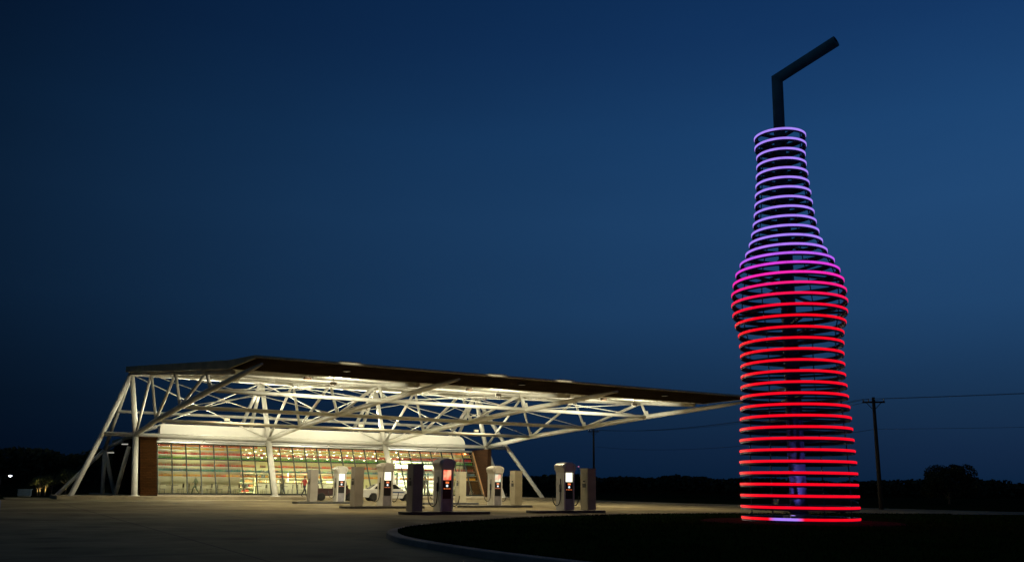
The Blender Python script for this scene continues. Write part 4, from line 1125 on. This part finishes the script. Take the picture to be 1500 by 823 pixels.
for i, (px, py, Y, h) in enumerate(lit):
    X = (px-750)/1304.0*Y*1.0
    X = {0:-58.0, 1:-56.7, 2:-55.6, 3:-56.3, 4:-52.6}[i]
    z = gz(X, Y)
    make_tree((X, Y, z), h, h*.36, names5[i], 40+i, h*.45, 1500, .07, 'leaf', (1.1,1.1,.7), 'small uplit trees')
    if i != 3:
        d = bpy.data.lights.new('tree_beam', 'SPOT'); d.energy = [1800,3200,4500,0,3800][i]; d.color = (1,.90,.36); d.spot_size = R(60); d.shadow_soft_size = .05
        o = bpy.data.objects.new('tree_beam', d); COL.objects.link(o); o.location = (X+.25, Y-.8, z+.22); o.rotation_euler = Vector((-.2,.62,1.7)).to_track_quat('-Z','Y').to_euler()
        g = thing('ground_spot', ['small ground spot before the leftmost uplit tree', 'small ground spot before the second uplit tree', 'small ground spot before the middle uplit tree', '', 'small ground spot before the tallest uplit tree'][i], 'lamp', (X+.25, Y-.8, z), 0, 'ground spots under the small trees')
        MB().lathe([(.05,0),(.05,.1),(.09,.12),(.10,.22)], 12).build('housing', M['black'], g)
        MB().lathe([(.095,.222),(.05,.24),(.001,.245)], 12).build('lens', emit('spot lens', (1,.9,.6), 4.0), g)
# woods as masses
def wood(name, label, path, hfun, depth, n, size, seed):
    rg = random.Random(seed); b = MB()
    tot = len(path)-1
    for i in range(n):
        k = rg.randrange(tot); p = Vector(path[k]).lerp(Vector(path[k+1]), rg.random())
        y = p.y + rg.uniform(0, depth); x = p.x
        hh = hfun(x, y); z = gz(x, y) + hh*(1-(rg.random()**1.6)*.75)
        if noise.noise(Vector((x*.5, y*.5, z*.6))) < -.35: continue
        d = Vector((rg.uniform(-1,1), rg.uniform(-1,1), rg.uniform(-1,1))).normalized(); e = d.orthogonal().normalized(); f = d.cross(e); s = size*rg.uniform(.5,1.5)
        q = Vector((x,y,z)); b.bm.faces.new([b.bm.verts.new(q+e*s), b.bm.verts.new(q+f*s*.7), b.bm.verts.new(q-e*s), b.bm.verts.new(q-f*s*.7)])
    # inner mass so that no sky shows through the middle
    for k in range(tot):
        m_ = 16
        for j in range(m_):
            a = Vector(path[k]).lerp(Vector(path[k+1]), j/m_); c = Vector(path[k]).lerp(Vector(path[k+1]), (j+1)/m_)
            y0 = depth*.5
            ha, hc = hfun(a.x, a.y+y0)*.82, hfun(c.x, c.y+y0)*.82
            b.hexa([(a.x,a.y+y0,gz(a.x,a.y)-1),(c.x,c.y+y0,gz(c.x,c.y)-1),(c.x,c.y+depth,gz(c.x,c.y)-1),(a.x,a.y+depth,gz(a.x,a.y)-1),
                    (a.x,a.y+y0,gz(a.x,a.y)+ha),(c.x,c.y+y0,gz(c.x,c.y)+hc),(c.x,c.y+depth,gz(c.x,c.y)+hc*.97),(a.x,a.y+depth,gz(a.x,a.y)+ha*.97)])
    tag(b.build(name, M['leafdark'], fix=False), label, 'trees', kind='stuff')
def hleft(x, y):
    return 6.5 + 1.6*noise.noise(Vector((x*.09, 3.3, 0))) + .7*noise.noise(Vector((x*.4, y*.2, 1))) + 1.3*sstep(-62,-82,x)*.6 - 1.3*math.exp(-((x+72)/4.5)**2)
wood('treeline', 'dark wood rising behind the left end of the store', [(-130,150),(-95,142),(-70,142),(-50,146),(-30,152)], hleft, 9, 22000, .32, 5)
def hright(x, y):
    return 2.9 + 1.6*noise.noise(Vector((x*.035, 7.1, 0))) + .8*noise.noise(Vector((x*.13, 2.1, 0))) + .5*noise.noise(Vector((x*.5, y*.3, 1)))
wood('treeline', 'low dark tree line along the far edge of the field', [(-30,190),(10,185),(50,180),(90,178),(130,178),(180,180)], hright, 10, 26000, .38, 6)

# ------------------------------------------------------------------ small things at the left and far away
lp = thing('lamp_post', 'low lamp post with a bright white lamp at the far left edge', 'street lamp', (-66.1, 118, gz(-67.2,118)+.3), 0)
MB().tube([(0,0,0),(0,0,2.75)], .07, 10).build('post', M['wood'], lp)
MB().tube([(0,0,2.65),(1.1,0,2.72)], .05, 8).build('arm', M['darkwood'], lp)
MB().lathe([(.03,.12),(.16,.05),(.2,-.02)], 14, (1.2,0,2.72)).build('shade', M['alu'], lp)
MB().lathe([(.2,-.03),(.19,-.16),(.001,-.24)], 14, (1.2,0,2.72)).build('lamp', emit('cool lamp', (.85,.9,1.0), 6.0), lp)
ub = thing('utility_box', 'pale bluish utility box on the ground at the far left', 'utility box', (-41.6, 78.2, G-.04), R(10))
MB().box2((-.5,-.2,.1), (.5,.2,.60), bev=.02).build('body', M['utility'], ub)
MB().box2((-.54,-.23,.601), (.54,.23,.64), bev=.01).build('lid', M['utility'], ub)
MB().box2((-.46,-.18,-.02), (.46,.18,.098)).build('plinth', M['conc'], ub)
bo = thing('bollard', 'short dark bollard at the left edge of the apron', 'bollard', (-18.0, 32.2, G), 0)
MB().lathe([(.075,0),(.07,.62),(.05,.66),(.001,.67)], 14).build('post', M['mast'], bo)
MB().lathe([(.13,0),(.13,.02),(.08,.03)], 14).build('foot', M['guard'], bo)
rt = thing('radio_tower', 'thin distant radio tower with a pink beacon beside the right cabinet', 'tower', (37.8, 500, -1), 0)
b = MB()
for i in range(3):
    a = i*2.094; b.tube([(math.cos(a)*.5,math.sin(a)*.5,0),(math.cos(a)*.15,math.sin(a)*.15,12.6)], .04, 5)
for j in range(12):
    for i in range(3):
        a = i*2.094; c = (i+1)*2.094; r0 = .5-.35*j/12; r1 = .5-.35*(j+1)/12
        b.tube([(math.cos(a)*r0,math.sin(a)*r0,j*1.05),(math.cos(c)*r1,math.sin(c)*r1,(j+1)*1.05)], .025, 4)
b.build('mast', M['wire'], rt)
MB().lathe([(.3,0),(.42,.25),(.3,.55),(.001,.7)], 12, (0,0,12.6)).build('beacon', emit('beacon', (1,.25,.45), .55), rt)
# two small soffit panels of the rear canopy, light on them given as glow
for i, (u, v, z, lab) in enumerate(((.03,-6.2,4.37,'small pale soffit panel with added glow under the rear beam, the upper of two'), (-.72,-9.0,3.68,'small pale soffit panel with added glow under the rear joint, the lower of two'))):
    q = thing('rear_soffit', lab, 'lamp', W(u, v, z), UA, 'lit panels under the rear beam')
    MB().box2((-.26,-.15,.03), (.26,.15,.10), bev=.01).build('housing', M['alu'], q)
    MB().box2((-.26,-.14,-.04), (.26,.14,.027), bev=.01).build('diffuser', emit('rear soffit glow', (1,.95,.8), .45), q)

# ------------------------------------------------------------------ sky
w = bpy.data.worlds.new('World'); S.world = w; w.use_nodes = True
nt = w.node_tree; bg = nt.nodes['Background']
sky = nt.nodes.new('ShaderNodeTexSky'); sky.sky_type = 'NISHITA'; sky.sun_disc = False
sky.sun_elevation = R(-4); sky.sun_rotation = R(60); sky.altitude = 200
tc = nt.nodes.new('ShaderNodeTexCoord')
sx = nt.nodes.new('ShaderNodeSeparateXYZ'); nt.links.new(tc.outputs['Generated'], sx.inputs[0])
el = nt.nodes.new('ShaderNodeMapRange'); el.inputs['From Min'].default_value = 0; el.inputs['From Max'].default_value = .6
nt.links.new(sx.outputs['Z'], el.inputs['Value'])
rp = nt.nodes.new('ShaderNodeValToRGB'); nt.links.new(el.outputs[0], rp.inputs['Fac'])
def srgb(*c): return tuple(((x/255+.055)/1.055)**2.4 if x > 10 else x/255/12.92 for x in c) + (1,)
E_l = rp.color_ramp.elements
E_l[0].position = 0; E_l[0].color = srgb(7, 31, 57)
E_l[1].position = 1; E_l[1].color = srgb(12, 47, 92)
for pos, c in ((.07, (12,37,66)), (.14, (18,45,75)), (.31, (29,65,105)), (.48, (31,70,114)), (.62, (27,67,113)), (.77, (20,56,102))):
    e = E_l.new(pos); e.color = srgb(*c)
# brighter towards the right, darker to the left
dt = nt.nodes.new('ShaderNodeVectorMath'); dt.operation = 'DOT_PRODUCT'; nt.links.new(tc.outputs['Generated'], dt.inputs[0]); dt.inputs[1].default_value = (math.sin(R(55)), math.cos(R(55)), 0)
mr = nt.nodes.new('ShaderNodeMapRange'); mr.inputs['From Min'].default_value = .0; mr.inputs['From Max'].default_value = .9; mr.inputs['To Min'].default_value = .16; mr.inputs['To Max'].default_value = 1.05
nt.links.new(dt.outputs['Value'], mr.inputs['Value'])
mpn = nt.nodes.new('ShaderNodeMapping'); mpn.inputs['Scale'].default_value = (1.6, 1.6, 5.0); nt.links.new(tc.outputs['Generated'], mpn.inputs['Vector'])
cn = nt.nodes.new('ShaderNodeTexNoise'); cn.inputs['Scale'].default_value = 1.7; cn.inputs['Detail'].default_value = 5; cn.inputs['Roughness'].default_value = .55; nt.links.new(mpn.outputs['Vector'], cn.inputs['Vector'])
cm = nt.nodes.new('ShaderNodeMapRange'); cm.inputs['From Min'].default_value = .3; cm.inputs['From Max'].default_value = .7; cm.inputs['To Min'].default_value = .965; cm.inputs['To Max'].default_value = 1.03; nt.links.new(cn.outputs['Fac'], cm.inputs['Value'])
cmul = nt.nodes.new('ShaderNodeMath'); cmul.operation = 'MULTIPLY'; nt.links.new(mr.outputs[0], cmul.inputs[0]); nt.links.new(cm.outputs[0], cmul.inputs[1])
vm = nt.nodes.new('ShaderNodeVectorMath'); vm.operation = 'SCALE'; nt.links.new(rp.outputs['Color'], vm.inputs[0]); nt.links.new(cmul.outputs[0], vm.inputs['Scale'])
sc_ = nt.nodes.new('ShaderNodeVectorMath'); sc_.operation = 'SCALE'; nt.links.new(sky.outputs[0], sc_.inputs[0]); sc_.inputs['Scale'].default_value = .012
ad = nt.nodes.new('ShaderNodeVectorMath'); ad.operation = 'ADD'; nt.links.new(vm.outputs[0], ad.inputs[0]); nt.links.new(sc_.outputs[0], ad.inputs[1])
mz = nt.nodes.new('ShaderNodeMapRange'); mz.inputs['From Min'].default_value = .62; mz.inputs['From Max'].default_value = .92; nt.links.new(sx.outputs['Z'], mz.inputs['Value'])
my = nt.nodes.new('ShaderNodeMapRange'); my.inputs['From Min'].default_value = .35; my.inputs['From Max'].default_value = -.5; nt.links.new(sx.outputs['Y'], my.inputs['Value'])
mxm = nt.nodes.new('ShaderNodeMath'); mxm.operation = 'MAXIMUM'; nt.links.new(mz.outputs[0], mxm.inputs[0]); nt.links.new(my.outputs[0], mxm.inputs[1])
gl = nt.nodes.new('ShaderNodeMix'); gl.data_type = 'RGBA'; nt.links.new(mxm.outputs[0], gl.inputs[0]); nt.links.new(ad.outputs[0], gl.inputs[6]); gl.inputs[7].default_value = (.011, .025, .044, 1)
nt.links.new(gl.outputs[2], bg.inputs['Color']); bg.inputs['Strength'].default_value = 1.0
sd = bpy.data.lights.new('sun', 'SUN'); sd.energy = .004; sd.angle = R(20); sd.color = (.75,.85,1)
so = bpy.data.objects.new('sun', sd); COL.objects.link(so); so.rotation_euler = (R(70), 0, R(-120))

# ------------------------------------------------------------------ camera
cd = bpy.data.cameras.new('camera'); cam = bpy.data.objects.new('camera', cd); COL.objects.link(cam)
cam.location = (0, 0, 1.145)
cd.sensor_width = 36; cd.lens = 1303.95/1500*36
cd.shift_y = (438.70-411.5)/1500
cd.clip_end = 20000; cd.clip_start = .05
cam.rotation_mode = 'QUATERNION'
q = Matrix.Rotation(R(90+11.7983), 4, 'X') @ Matrix.Rotation(R(ROLL if False else 0.6513), 4, 'Z')
cam.rotation_quaternion = q.to_quaternion()
S.camera = cam
S.view_settings.view_transform = 'Standard'; S.view_settings.look = 'None'; S.view_settings.exposure = 0; S.view_settings.gamma = 1
S.view_settings.use_curve_mapping = False
S.cycles.use_denoising = True
S.cycles.max_bounces = 8; S.cycles.diffuse_bounces = 4; S.cycles.transparent_max_bounces = 12
S.cycles.sample_clamp_indirect = 4.0
S.cycles.use_light_tree = True
